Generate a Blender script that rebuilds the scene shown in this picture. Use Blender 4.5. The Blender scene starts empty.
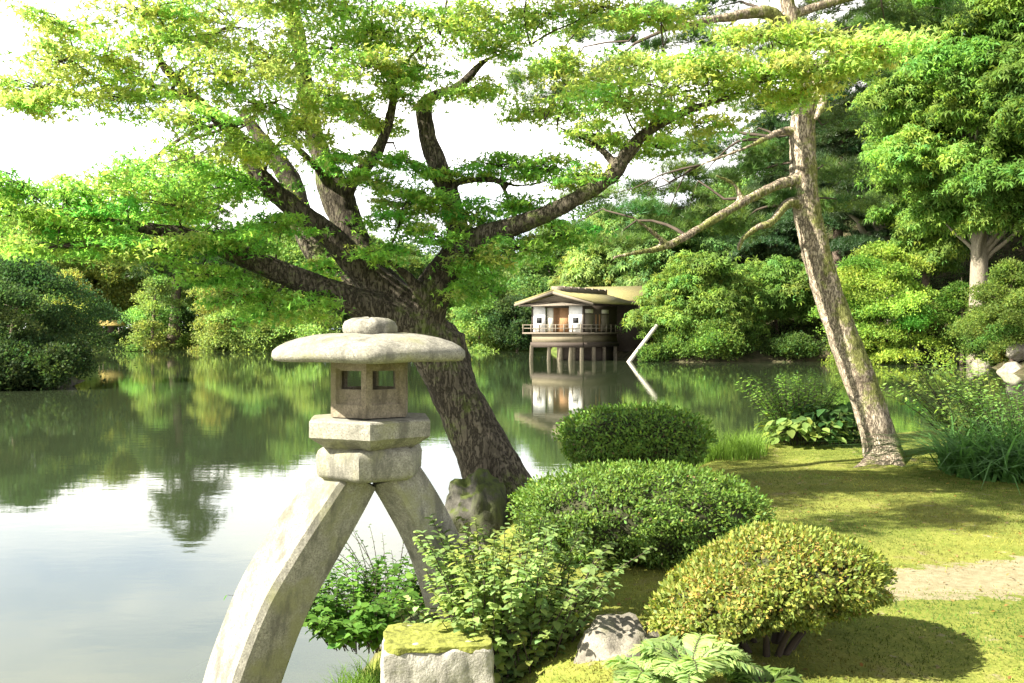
import bpy, math, random
import numpy as np
from mathutils import Vector, Matrix, noise as mnoise

random.seed(11)
rng = np.random.default_rng(11)
R = math.radians
scene = bpy.context.scene
COL = scene.collection

# ------------------------------------------------------------------ camera, world, sun, exposure
EYE = 2.6; FPX = 995.0; HORIZON = 328.0
cam_d = bpy.data.cameras.new('camera'); cam = bpy.data.objects.new('camera', cam_d)
COL.objects.link(cam); scene.camera = cam
cam_d.sensor_width = 36.0; cam_d.lens = FPX / 1024 * 36.0
cam_d.clip_start = 0.05; cam_d.clip_end = 3000
PITCH = math.atan((341.5 - HORIZON) / FPX)
cam.location = (0, 0, EYE); cam.rotation_euler = (R(90) - PITCH, 0, 0)

SUN_AZ = (-0.95, -0.32); SUN_EL = 40.0
world = bpy.data.worlds.new('World'); scene.world = world; world.use_nodes = True
wn, wl = world.node_tree.nodes, world.node_tree.links
wn.clear()
wo = wn.new('ShaderNodeOutputWorld'); bg = wn.new('ShaderNodeBackground')
sky = wn.new('ShaderNodeTexSky'); sky.sky_type = 'NISHITA'; sky.sun_disc = False
sky.sun_elevation = R(SUN_EL); sky.sun_rotation = math.atan2(SUN_AZ[0], SUN_AZ[1]) % (2 * math.pi)
sky.air_density = 1.0; sky.dust_density = 2.0; sky.ozone_density = 1.0
tc = wn.new('ShaderNodeTexCoord'); sep = wn.new('ShaderNodeSeparateXYZ')
wl.new(tc.outputs['Generated'], sep.inputs[0])
cmap = wn.new('ShaderNodeMapping'); cmap.inputs['Scale'].default_value = (1.0, 1.0, 3.2)
wl.new(tc.outputs['Generated'], cmap.inputs['Vector'])
cn = wn.new('ShaderNodeTexNoise'); cn.inputs['Scale'].default_value = 2.3; cn.inputs['Detail'].default_value = 6
wl.new(cmap.outputs[0], cn.inputs['Vector'])
cr = wn.new('ShaderNodeValToRGB'); cr.color_ramp.elements[0].position = 0.40; cr.color_ramp.elements[1].position = 0.58
wl.new(cn.outputs[0], cr.inputs[0])
# cloud brightness falls off with height: bright hazy band low down, thinner overhead
hr = wn.new('ShaderNodeValToRGB')
hr.color_ramp.elements[0].position = 0.0; hr.color_ramp.elements[0].color = (1, 1, 1, 1)
hr.color_ramp.elements[1].position = 0.75; hr.color_ramp.elements[1].color = (0.17, 0.18, 0.20, 1)
e = hr.color_ramp.elements.new(0.36); e.color = (0.92, 0.93, 0.95, 1)
wl.new(sep.outputs['Z'], hr.inputs[0])
cc = wn.new('ShaderNodeMix'); cc.data_type = 'RGBA'; cc.blend_type = 'MULTIPLY'; cc.inputs[0].default_value = 1
wl.new(hr.outputs[0], cc.inputs[6]); cc.inputs[7].default_value = (10.0, 9.6, 8.9, 1)
hz = wn.new('ShaderNodeMix'); hz.data_type = 'RGBA'; hz.blend_type = 'MULTIPLY'; hz.inputs[0].default_value = 1
wl.new(hr.outputs[0], hz.inputs[6]); hz.inputs[7].default_value = (6.6, 7.0, 8.2, 1)
mb = wn.new('ShaderNodeMix'); mb.data_type = 'RGBA'; mb.inputs[0].default_value = 0.75
wl.new(sky.outputs[0], mb.inputs[6]); wl.new(hz.outputs[2], mb.inputs[7])
mc = wn.new('ShaderNodeMix'); mc.data_type = 'RGBA'
wl.new(cr.outputs[0], mc.inputs[0]); wl.new(mb.outputs[2], mc.inputs[6]); wl.new(cc.outputs[2], mc.inputs[7])
wl.new(mc.outputs[2], bg.inputs['Color']); bg.inputs['Strength'].default_value = 0.064
wl.new(bg.outputs[0], wo.inputs[0])

sun_d = bpy.data.lights.new('sun', 'SUN'); sun = bpy.data.objects.new('sun', sun_d); COL.objects.link(sun)
sun_d.energy = 5.0; sun_d.angle = R(0.5); sun_d.color = (1.0, 0.94, 0.82)
sv = Vector((SUN_AZ[0], SUN_AZ[1], 0)).normalized() * math.cos(R(SUN_EL)); sv.z = math.sin(R(SUN_EL))
sun.rotation_euler = sv.to_track_quat('Z', 'Y').to_euler()

scene.view_settings.view_transform = 'Standard'; scene.view_settings.look = 'None'
scene.view_settings.exposure = 2.3; scene.view_settings.gamma = 1.0
scene.view_settings.use_curve_mapping = False
scene.render.engine = 'CYCLES'
scene.cycles.max_bounces = 10; scene.cycles.diffuse_bounces = 5; scene.cycles.glossy_bounces = 3
scene.cycles.transmission_bounces = 6; scene.cycles.transparent_max_bounces = 8
scene.cycles.use_denoising = True
scene.cycles.sample_clamp_indirect = 6.0

# ------------------------------------------------------------------ helpers
def P(px, py, d):
    """point seen at pixel (px,py) at ground distance d (metres along +Y)"""
    ang = math.atan((py - 341.5) / FPX) + PITCH
    # small pitch: exact enough for a 35 mm lens
    cx = (px - 512) / FPX; cy = -(py - 341.5) / FPX
    c, s = math.cos(PITCH), math.sin(PITCH)
    fy = c + cy * s; fz = -s + cy * c
    t = d / fy
    return Vector((cx * t, d, EYE + fz * t))
def A(*v): return np.array(v, dtype=np.float64)

class MB:
    def __init__(self): self.v = []; self.f = []; self.c = []; self.n = 0
    def add(self, v, f, col=None):
        v = np.asarray(v, dtype=np.float64).reshape(-1, 3); f = np.asarray(f, dtype=np.int64)
        self.v.append(v); self.f.append(f + self.n); self.n += len(v)
        if col is None: col = np.ones((len(f), 3)) * 0.5
        col = np.asarray(col, dtype=np.float64)
        if col.ndim == 1: col = np.repeat(col[None], len(f), 0)
        self.c.append(col)
        return self
    def box(self, x0, x1, y0, y1, z0, z1, col=None):
        v = [(x0,y0,z0),(x1,y0,z0),(x1,y1,z0),(x0,y1,z0),(x0,y0,z1),(x1,y0,z1),(x1,y1,z1),(x0,y1,z1)]
        f = [(0,3,2,1),(4,5,6,7),(0,1,5,4),(1,2,6,5),(2,3,7,6),(3,0,4,7)]
        return self.add(v, f, col)
    def tube(self, pts, rad, seg=8, col=None, sub=3, jit=0.0):
        p, r = spline(pts, rad, sub)
        n = len(p)
        t = np.gradient(p, axis=0); t /= np.linalg.norm(t, axis=1)[:, None] + 1e-9
        ref = np.array([0.31, 0.9, 0.2]) if abs(t[0][1]) < 0.8 else np.array([1.0, 0.1, 0.0])
        u = np.cross(t[0], ref); u /= np.linalg.norm(u)
        vs = []
        for i in range(n):
            u = u - t[i] * np.dot(u, t[i]); u /= np.linalg.norm(u) + 1e-9
            w = np.cross(t[i], u)
            a = np.linspace(0, 2 * math.pi, seg, endpoint=False)
            rr = r[i] * (1 + jit * rng.normal(size=seg)) if jit else np.full(seg, r[i])
            vs.append(p[i] + (np.cos(a) * rr)[:, None] * u + (np.sin(a) * rr)[:, None] * w)
        v = np.concatenate(vs + [p[:1], p[-1:]])
        i0 = np.arange(n - 1)[:, None] * seg; k = np.arange(seg)[None]; k1 = (k + 1) % seg
        q = np.stack([i0 + k, i0 + k1, i0 + seg + k1, i0 + seg + k], -1).reshape(-1, 4)
        self.add(v, q, col)
        base = self.n - len(v)
        k = np.arange(seg); k1 = (k + 1) % seg
        for ring, c in ((0, n * seg), ((n - 1) * seg, n * seg + 1)):
            tri = np.stack([ring + k1, ring + k, np.full(seg, c)], -1) + base
            self.f.append(tri); self.c.append(np.ones((seg, 3)) * 0.5 if col is None else np.repeat(np.asarray(col, float).reshape(1, 3), seg, 0))
        return self
    def build(self, name, mat, parent=None, smooth=False, cols=False):
        v = np.concatenate(self.v)
        me = bpy.data.meshes.new(name)
        me.vertices.add(len(v)); me.vertices.foreach_set('co', v.astype(np.float32).ravel())
        tot = np.concatenate([np.full(len(f), f.shape[1]) for f in self.f])
        loops = np.concatenate([f.ravel() for f in self.f])
        me.loops.add(len(loops)); me.loops.foreach_set('vertex_index', loops.astype(np.int32))
        me.polygons.add(len(tot))
        st = np.concatenate([[0], np.cumsum(tot)[:-1]])
        me.polygons.foreach_set('loop_start', st.astype(np.int32))
        if smooth: me.polygons.foreach_set('use_smooth', np.ones(len(tot), dtype=bool))
        me.update(calc_edges=True)
        if cols:
            c = np.concatenate(self.c); a = me.attributes.new('Col', 'FLOAT_COLOR', 'FACE')
            c4 = np.concatenate([c, np.ones((len(c), 1))], 1).astype(np.float32)
            a.data.foreach_set('color', c4.ravel())
        me.validate(verbose=False) if False else None
        me.materials.append(mat)
        o = bpy.data.objects.new(name, me); COL.objects.link(o)
        if parent: o.parent = parent
        return o

def spline(pts, rad, sub):
    p = np.array([tuple(x) for x in pts], dtype=np.float64); r = np.array(rad, dtype=np.float64)
    if sub <= 1 or len(p) < 3: return p, r
    e = np.concatenate([[2 * p[0] - p[1]], p, [2 * p[-1] - p[-2]]])
    out, ro = [], []
    for i in range(len(p) - 1):
        p0, p1, p2, p3 = e[i], e[i + 1], e[i + 2], e[i + 3]
        for k in range(sub):
            t = k / sub
            out.append(0.5 * (2 * p1 + (p2 - p0) * t + (2 * p0 - 5 * p1 + 4 * p2 - p3) * t * t + (3 * p1 - p0 - 3 * p2 + p3) * t ** 3))
            ro.append(r[i] * (1 - t) + r[i + 1] * t)
    out.append(p[-1]); ro.append(r[-1])
    return np.array(out), np.array(ro)

def tag(o, label=None, cat=None, group=None, kind=None):
    if label: o['label'] = label
    if cat: o['category'] = cat
    if group: o['group'] = group
    if kind: o['kind'] = kind
    return o
def empty(name, loc, rz=0.0):
    o = bpy.data.objects.new(name, None); COL.objects.link(o); o.location = loc; o.rotation_euler = (0, 0, rz)
    o.empty_display_size = 0.2
    return o
def unit(v): return v / (np.linalg.norm(v, axis=-1, keepdims=True) + 1e-9)
def rdir(n): return unit(rng.normal(size=(n, 3)))

# leaf templates: (verts k x 3 , faces)
T_LEAF = (A((0,0,0),(.26,.42,.07),(0,1,-.06),(-.26,.42,.07)), np.array([[0,1,2,3]]))
T_BROAD = (A((0,0,0),(.27,.22,.06),(.33,.5,.08),(.2,.8,.03),(0,1,-.1),(-.2,.8,.03),(-.33,.5,.08),(-.27,.22,.06),(0,.5,0)),
           np.array([[0,1,2,8],[8,2,3,4],[8,4,5,6],[0,8,6,7]]))
T_LONG = (A((0,0,0),(.10,.35,.03),(0,1,-.12),(-.10,.35,.03)), np.array([[0,1,2,3]]))
def _maple():
    v = [(0, 0, 0)]; ang = [-115, -58, 0, 58, 115]; ln = [.55, .85, 1.0, .85, .55]
    notch = [-150, -88, -28, 28, 88, 150]; nl = [.16, .24, .28, .28, .24, .16]
    for a in range(6): v.append((nl[a] * math.sin(R(notch[a])), nl[a] * math.cos(R(notch[a])), 0.04))
    for a in range(5): v.append((ln[a] * math.sin(R(ang[a])), ln[a] * math.cos(R(ang[a])), -0.10))
    f = [(0, 1 + i, 7 + i, 2 + i) for i in range(5)]
    return A(*v), np.array(f)
T_MAPLE = _maple()
def _maple3():
    v = [(0, 0, 0)]; ang = [-78, 0, 78]; ln = [.85, 1.0, .85]; nt_ = [-140, -38, 38, 140]; nl = [.22, .30, .30, .22]
    for a in range(4): v.append((nl[a] * math.sin(R(nt_[a])), nl[a] * math.cos(R(nt_[a])), 0.05))
    for a in range(3): v.append((ln[a] * math.sin(R(ang[a])), ln[a] * math.cos(R(ang[a])), -0.12))
    return A(*v), np.array([(0, 1 + i, 5 + i, 2 + i) for i in range(3)])
T_MAPLE3 = _maple3()
T_DROOP = (lambda g: (A(*[p for i in range(6) for p in ((0,0,0), (math.cos(i*1.05+.13)*.45+math.sin(i*1.05)*.12, math.sin(i*1.05+.13)*.45-math.cos(i*1.05)*.12, .05), (math.cos(i*1.05)*(.85+.1*g[i]), math.sin(i*1.05)*(.85+.1*g[i]), -.38), (math.cos(i*1.05+.13)*.45-math.sin(i*1.05)*.12, math.sin(i*1.05+.13)*.45+math.cos(i*1.05)*.12, .05))]), np.array([(4*i, 4*i+1, 4*i+2, 4*i+3) for i in range(6)])))(np.random.default_rng(8).normal(size=6))
def _clump(n, s=0.62):
    g = np.random.default_rng(3); v, f = [], []
    for i in range(n):
        c = g.normal(size=3) * .33; d = unit(g.normal(size=3)); up = unit(g.normal(size=3) * .6 + A(0, 0, 1)); w = unit(np.cross(d, up)); b = len(v)
        v += [c, c + d * s * .5 + w * s * .24, c + d * s, c + d * s * .5 - w * s * .24]; f.append((b, b + 1, b + 2, b + 3))
    return A(*v), np.array(f)
T_CLUMP = _clump(5); T_SPRIG = _clump(4, .8)
def _tuft(n, w=.045):
    g = np.random.default_rng(5); v, f = [], []
    for i in range(n):
        a = i * 2.4; el = .15 + 1.2 * (i / n); d = A(math.cos(a) * math.cos(el), math.sin(a) * math.cos(el), math.sin(el)) * (.8 + .3 * g.random())
        s = unit(np.cross(d, g.normal(size=3))) * w * .5; b = len(v)
        v += [s, -s, d]; f.append((b, b + 1, b + 2))
    return A(*v), np.array(f)
T_TUFT = _tuft(16); T_TUFT_FAR = _tuft(9, .11)

def place(mb, tmpl, pos, nrm, size, col, cj=0.18, head=None):
    """copies of a leaf template at pos, its z along nrm (and y along head when given)"""
    tv, tf = tmpl; n = len(pos)
    if n == 0: return
    nrm = unit(np.asarray(nrm))
    a = rdir(n) if head is None else unit(np.asarray(head))
    x = unit(np.cross(a, nrm)); y = np.cross(nrm, x)
    size = np.broadcast_to(np.asarray(size, dtype=float), (n,))
    v = pos[:, None, :] + size[:, None, None] * (tv[None, :, 0, None] * x[:, None] + tv[None, :, 1, None] * y[:, None] + tv[None, :, 2, None] * nrm[:, None])
    f = (tf[None] + (np.arange(n) * len(tv))[:, None, None]).reshape(-1, tf.shape[1])
    col = np.asarray(col, dtype=float)
    if col.ndim == 1: col = np.repeat(col[None], n, 0)
    j = np.exp(rng.normal(size=(n, 1)) * cj); h = rng.normal(size=(n, 1)) * cj * .5
    c = np.clip(col * j * np.concatenate([1 + h, np.ones((n, 1)), 1 - h], 1), 0.002, .9)
    mb.add(v.reshape(-1, 3), f, np.repeat(c, len(tf), 0))

# ------------------------------------------------------------------ materials
def newmat(name):
    m = bpy.data.materials.new(name); m.use_nodes = True; nt = m.node_tree; nt.nodes.clear()
    out = nt.nodes.new('ShaderNodeOutputMaterial'); b = nt.nodes.new('ShaderNodeBsdfPrincipled')
    nt.links.new(b.outputs[0], out.inputs[0])
    return m, nt, b, out
def N(nt, typ, **kw):
    n = nt.nodes.new(typ)
    for k, v in kw.items(): n.inputs[k].default_value = v
    return n
def coords(nt, scale=(1, 1, 1), src='Object'):
    t = nt.nodes.new('ShaderNodeTexCoord'); mp = nt.nodes.new('ShaderNodeMapping'); mp.inputs['Scale'].default_value = scale
    nt.links.new(t.outputs[src], mp.inputs[0]); return mp.outputs[0]
def noise(nt, vec, scale, detail=5, rough=.55):
    n = N(nt, 'ShaderNodeTexNoise', Scale=scale, Detail=detail, Roughness=rough); nt.links.new(vec, n.inputs['Vector']); return n.outputs[0]
def ramp(nt, fac, stops):
    r = nt.nodes.new('ShaderNodeValToRGB'); el = r.color_ramp.elements
    while len(el) < len(stops): el.new(.5)
    for e, (p, c) in zip(el, stops):
        e.position = p; e.color = (*c, 1) if isinstance(c, (tuple, list)) else (c, c, c, 1)
    nt.links.new(fac, r.inputs[0]); return r.outputs[0]
def mix(nt, fac, a, b, mode='MIX'):
    m = nt.nodes.new('ShaderNodeMix'); m.data_type = 'RGBA'; m.blend_type = mode
    for sock, val in ((m.inputs[0], fac), (m.inputs[6], a), (m.inputs[7], b)):
        if hasattr(val, 'default_value'): nt.links.new(val, sock)
        else: sock.default_value = val if not isinstance(val, tuple) else (*val, 1)
    return m.outputs[2]
def bump(nt, b, h, strength, dist=.02):
    n = N(nt, 'ShaderNodeBump', Strength=strength, Distance=dist); nt.links.new(h, n.inputs['Height']); nt.links.new(n.outputs[0], b.inputs['Normal'])

def leaf_mat(name, trans=.45, tint=(1.35, 1.5, .55), rough=.45, spec=.3):
    m, nt, b, out = newmat(name)
    at = nt.nodes.new('ShaderNodeAttribute'); at.attribute_name = 'Col'
    nt.links.new(at.outputs['Color'], b.inputs['Base Color'])
    b.inputs['Roughness'].default_value = rough; b.inputs['Specular IOR Level'].default_value = spec
    tr = nt.nodes.new('ShaderNodeBsdfTranslucent')
    nt.links.new(mix(nt, 1.0, at.outputs['Color'], tint, 'MULTIPLY'), tr.inputs[0])
    ms = nt.nodes.new('ShaderNodeMixShader'); ms.inputs[0].default_value = trans
    nt.links.new(b.outputs[0], ms.inputs[1]); nt.links.new(tr.outputs[0], ms.inputs[2]); nt.links.new(ms.outputs[0], out.inputs[0])
    return m
def plain(name, c, rough=.8, var=.25, scale=6, bumpk=.2, stretch=(1, 1, 1)):
    m, nt, b, out = newmat(name); v = coords(nt, stretch)
    n = noise(nt, v, scale)
    lo = tuple(x * (1 - var) for x in c); hi = tuple(min(1, x * (1 + var)) for x in c)
    nt.links.new(ramp(nt, n, [(.3, lo), (.7, hi)]), b.inputs['Base Color'])
    b.inputs['Roughness'].default_value = rough; b.inputs['Specular IOR Level'].default_value = .25
    if bumpk: bump(nt, b, n, bumpk)
    return m
def stone_mat(name, base, moss=.3, speck=1.0, mossc=(.10, .12, .03), topmoss=False, bk=.35):
    m, nt, b, out = newmat(name); v = coords(nt)
    big = noise(nt, v, 3.5, 6); fine = noise(nt, v, 95, 3, .7); mid = noise(nt, v, 22, 6, .65)
    c = ramp(nt, fine, [(.32, tuple(x * (1 - .5 * speck) for x in base)), (.5, base), (.68, tuple(min(.8, x * (1 + .35 * speck)) for x in base))])
    c = mix(nt, ramp(nt, mid, [(.42, 0.0), (.62, .55)]), c, tuple(x * .52 for x in base))
    mk = ramp(nt, big, [(.60 - moss * .3, 0.0), (.74 - moss * .3, .75)])
    c = mix(nt, mk, c, mossc)
    if topmoss:
        g = nt.nodes.new('ShaderNodeNewGeometry'); s = nt.nodes.new('ShaderNodeSeparateXYZ'); nt.links.new(g.outputs['Normal'], s.inputs[0])
        ad = nt.nodes.new('ShaderNodeMath'); ad.operation = 'MULTIPLY_ADD'; nt.links.new(mid, ad.inputs[0]); ad.inputs[1].default_value = .6
        nt.links.new(s.outputs['Z'], ad.inputs[2])
        c = mix(nt, ramp(nt, ad.outputs[0], [(.85, 0.0), (1.05, 1.0)]), c, mossc)
    nt.links.new(c, b.inputs['Base Color']); b.inputs['Roughness'].default_value = .9; b.inputs['Specular IOR Level'].default_value = .15
    vo = N(nt, 'ShaderNodeTexVoronoi', Scale=140.0); nt.links.new(v, vo.inputs['Vector'])
    c = mix(nt, ramp(nt, vo.outputs['Distance'], [(.12, .55 * speck), (.30, 0.0)]), c, tuple(x * .30 for x in base))
    st_ = noise(nt, coords(nt, (6, 6, 1.3)), 1.6, 6, .65)
    c = mix(nt, ramp(nt, st_, [(.50, 0.0), (.64, .75)]), c, tuple(x * .36 for x in base))
    nt.links.new(c, b.inputs['Base Color'])
    h = mix(nt, .35, mid, fine)
    bump(nt, b, h, bk, .02)
    return m
def bark_mat(name, dark, light, moss=(.10, .13, .02), mossamt=.0, scale=(7, 7, 1.6), bk=.9, mside=0.0):
    m, nt, b, out = newmat(name)
    v = coords(nt, scale); v2 = coords(nt)
    n1 = noise(nt, v, 1.3, 10, .72); n2 = noise(nt, v2, 2.2, 6, .6); n3 = noise(nt, v2, 16, 6, .65); n4 = noise(nt, v, 4.5, 6, .7)
    sb = nt.nodes.new('ShaderNodeMath'); sb.operation = 'SUBTRACT'; nt.links.new(n4, sb.inputs[0]); sb.inputs[1].default_value = .5
    ab = nt.nodes.new('ShaderNodeMath'); ab.operation = 'ABSOLUTE'; nt.links.new(sb.outputs[0], ab.inputs[0])
    crk = ramp(nt, ab.outputs[0], [(.0, 0.0), (.045, 1.0)])
    c = ramp(nt, n1, [(.36, dark), (.62, light)])
    c = mix(nt, crk, tuple(x * .75 for x in dark), c)
    c = mix(nt, ramp(nt, mix(nt, .5, n2, n3), [(.52, 0.0), (.64, .7)]), c, tuple(min(.7, x * 1.6 + .02) for x in light))
    if mossamt:
        mk = mix(nt, .4, n2, n3)
        if mside:
            g = nt.nodes.new('ShaderNodeNewGeometry'); sp_ = nt.nodes.new('ShaderNodeSeparateXYZ'); nt.links.new(g.outputs['Normal'], sp_.inputs[0])
            ma = nt.nodes.new('ShaderNodeMath'); ma.operation = 'MULTIPLY_ADD'; nt.links.new(sp_.outputs['X'], ma.inputs[0]); ma.inputs[1].default_value = mside; nt.links.new(mk, ma.inputs[2]); mk = ma.outputs[0]
        c = mix(nt, ramp(nt, mk, [(.60 - .3 * mossamt, 0.0), (.68 - .3 * mossamt, .85)]), c, moss)
    nt.links.new(c, b.inputs['Base Color']); b.inputs['Roughness'].default_value = .92; b.inputs['Specular IOR Level'].default_value = .1
    bump(nt, b, mix(nt, .5, n1, crk), bk, .04)
    return m

M = {}
M['maple_leaf'] = leaf_mat('maple_leaf', .6, (1.6, 1.7, 1.15), .6, .12)
M['leaf'] = leaf_mat('leaf', .45, (1.5,1.6,1.0), .6, .12)
M['needle'] = leaf_mat('needle', .3, (1.2, 1.4, .7), .5)
M['clipped'] = leaf_mat('clipped_leaf', .3, (1.4, 1.6, .7), .55, .2)
M['bark_maple'] = bark_mat('maple_bark', (.055, .046, .034), (.105, .09, .066), (.075, .10, .02), .22, (5, 5, 1.2))
M['bark_pine'] = bark_mat('pine_bark', (.20, .155, .11), (.43, .365, .27), (.17, .19, .035), .34, (7, 7, 2.0), 1.0, .10)
M['bark_far'] = plain('far_bark', (.10, .075, .055), .95, .4, 8, .4, (3, 3, .6))
M['bark_pale'] = plain('pale_bark', (.17, .148, .108), .95, .35, 8, .4, (3, 3, .6))
M['twig'] = plain('twig_bark', (.045, .034, .024), .9, .3, 9, .2)
M['granite'] = stone_mat('granite', (.24, .228, .185), .30, 1.0, (.20, .20, .10))
M['granite_warm'] = stone_mat('weathered_granite', (.20, .17, .12), .3, .8, (.14, .13, .06))
M['rock'] = stone_mat('rock', (.07, .066, .054), .5, .7, (.06, .075, .02), True, .7)  # dark grey stone, the maple boulder's shade put into it too
M['rock_pale'] = stone_mat('pale_rock', (.215, .195, .155), .25, .6, (.12, .13, .04), False, .7)
M['block'] = stone_mat('rough_block', (.30, .285, .24), .0, .5, (.2, .2, .1), False, .9)
M['moss'] = plain('moss', (.15, .16, .032), 1.0, .45, 30, .8)
M['bush_core_dark'] = plain('bush_core_dark', (.03, .032, .014), 1.0, .4, 12, .3)  # dark colour of the filler core inside the bushes

# ------------------------------------------------------------------ terrain and pond
POND = np.array([(-3.2,1.6),(-1.5,3.2),(-1.0,4.2),(-0.98,5.2),(-1.05,6.5),(-1.15,8),(-1.1,9.3),(-.6,10.6),(.4,11.8),(1.6,13),(2.6,14.5),(3.8,15.9),
    (6,16.8),(10,16.7),(16,16.5),(24,18),(29,26),(26,40),(27,50),(30,60),(34,72),(31,80),(24,76),(14,75.5),(10.5,78),(10,84),(8,92),(5,104),(3,114),
    (-8,117),(-25,114),(-42,113),(-58,104),(-60,84),(-40,64),(-28,56),(-21.5,50),(-20.8,46.5),(-21.2,43.5),(-28,41.5),(-40,36),(-46,20),(-40,6),(-18,0),(-8,0)], dtype=float)
def pond_sd(x, y):
    """distance to the shoreline, positive on land"""
    x = np.asarray(x, float); y = np.asarray(y, float)
    best = np.full(x.shape, 1e9); inside = np.zeros(x.shape, bool)
    n = len(POND)
    for i in range(n):
        ax, ay = POND[i]; bx, by = POND[(i + 1) % n]
        dx, dy = bx - ax, by - ay; t = np.clip(((x - ax) * dx + (y - ay) * dy) / (dx * dx + dy * dy), 0, 1)
        best = np.minimum(best, np.hypot(x - ax - t * dx, y - ay - t * dy))
        if abs(dy) > 1e-9:
            c = ((ay > y) != (by > y)) & (x < dx * (y - ay) / dy + ax); inside ^= c
    return np.where(inside, -best, best)
def sstep(a, b, v):
    t = np.clip((v - a) / (b - a), 0, 1); return t * t * (3 - 2 * t)
def fnoise(x, y, s, seed=0.0):
    return np.array([mnoise.noise((float(a) * s + seed, float(b) * s - seed, seed * .7)) for a, b in zip(np.ravel(x), np.ravel(y))]).reshape(np.shape(x))
def height(x, y):
    x = np.asarray(x, float); y = np.asarray(y, float)
    s = pond_sd(x, y); near = sstep(26, 18, np.hypot(x - 2, y - 7))
    s = s + fnoise(x, y, .9, 3.1) * .22 * near + fnoise(x, y, .25, 9.0) * .8 * (1 - near)
    land = .95 * sstep(-.05, 1.35, s) * near + (1 - near) * (.75 * sstep(-.1, 1.1, s) + np.clip(s - 1, 0, 40) * .02)
    # low mound the pine stands on, and small undulation
    mound = .09 * sstep(11.3, 12.6, y) * near * sstep(.5, 1.6, s) + near * sstep(.3, 1.2, s) * (fnoise(x, y, .55, 1.3) * .07 + fnoise(x, y, 2.1, 5.0) * .018)
    hill = sstep(.18, .36, x / np.maximum(y, 1)) * sstep(45, 62, y) * np.clip(s - 2.0, 0, 34) * .52
    bed = -np.minimum(1.6, .10 + .28 * -s)
    return np.where(s > -.0, land + mound + hill, np.minimum(bed * sstep(0, .3, -s), 0) - .02)
def hz1(x, y): return float(height(np.array([x]), np.array([y]))[0])

gx = np.unique(np.concatenate([np.arange(-3.5, 9.01, .11), np.arange(9, 20, .6), np.arange(20, 60, 1.6), np.arange(60, 420, 18), np.arange(-70, -3.5, 1.8), np.arange(-420, -70, 18)]).round(3))
gy = np.unique(np.concatenate([np.arange(2, 18.01, .11), np.arange(-6, 2, .6), np.arange(18, 40, 1.4), np.arange(40, 130, 1.5), np.arange(130, 640, 20), np.arange(-120, -6, 10)]).round(3))
X, Y = np.meshgrid(gx, gy); Zt = height(X, Y)
nx, ny = len(gx), len(gy)
ii = (np.arange(ny - 1)[:, None] * nx + np.arange(nx - 1)[None]).ravel()
gm = MB().add(np.stack([X, Y, Zt], -1).reshape(-1, 3), np.stack([ii, ii + 1, ii + nx + 1, ii + nx], -1))
m, nt, b, out = newmat('garden_ground'); v = coords(nt)
n1 = noise(nt, v, 1.3, 8, .68); n2 = noise(nt, v, 5.5, 8, .7); n3 = noise(nt, v, 60, 4, .7)
c = ramp(nt, mix(nt, .45, n1, n2), [(.34, (.045, .06, .012)), (.45, (.11, .14, .028)), (.56, (.19, .20, .045)), (.64, (.19, .155, .075))])
c = mix(nt, .35, c, ramp(nt, n3, [(.3, (.03, .045, .008)), (.7, (.25, .25, .05))]))
# worn sandy strip of path through the moss
mp = nt.nodes.new('ShaderNodeMapping'); t = nt.nodes.new('ShaderNodeTexCoord'); nt.links.new(t.outputs['Object'], mp.inputs[0])
mp.vector_type = 'TEXTURE'; mp.inputs['Location'].default_value = (3.7, 6.75, .95); mp.inputs['Rotation'].default_value = (0, 0, R(16)); mp.inputs['Scale'].default_value = (2.3, .6, 3)
gr = nt.nodes.new('ShaderNodeTexGradient'); gr.gradient_type = 'SPHERICAL'; nt.links.new(mp.outputs[0], gr.inputs[0])
ad = nt.nodes.new('ShaderNodeMath'); ad.operation = 'MULTIPLY_ADD'; nt.links.new(n2, ad.inputs[0]); ad.inputs[1].default_value = 1.5; nt.links.new(gr.outputs['Fac'], ad.inputs[2])
sand = ramp(nt, noise(nt, v, 18, 5), [(.3, (.17, .14, .09)), (.7, (.27, .23, .155))])
c = mix(nt, ramp(nt, ad.outputs[0], [(.92, 0.0), (1.45, .85)]), c, sand)
fy = nt.nodes.new('ShaderNodeSeparateXYZ'); nt.links.new(v, fy.inputs[0])
far_ = nt.nodes.new('ShaderNodeMapRange'); nt.links.new(fy.outputs['Y'], far_.inputs[0]); far_.inputs[1].default_value = 30; far_.inputs[2].default_value = 44
lx2 = nt.nodes.new('ShaderNodeMapRange'); nt.links.new(fy.outputs['X'], lx2.inputs[0]); lx2.inputs[1].default_value = 6; lx2.inputs[2].default_value = 12
lw = nt.nodes.new('ShaderNodeMapRange'); nt.links.new(fy.outputs['Y'], lw.inputs[0]); lw.inputs[1].default_value = 106; lw.inputs[2].default_value = 98
mxx = nt.nodes.new('ShaderNodeMath'); mxx.operation = 'MAXIMUM'; nt.links.new(lx2.outputs[0], mxx.inputs[0]); nt.links.new(lw.outputs[0], mxx.inputs[1])
cf = mix(nt, mxx.outputs[0], ramp(nt, n1, [(.4, (.05, .07, .018)), (.6, (.10, .13, .028))]), ramp(nt, n1, [(.4, (.028, .03, .014)), (.6, (.075, .062, .036))]))  # dark brown soil, hillside shade put into its colour too
c = mix(nt, far_.outputs[0], c, cf)
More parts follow.
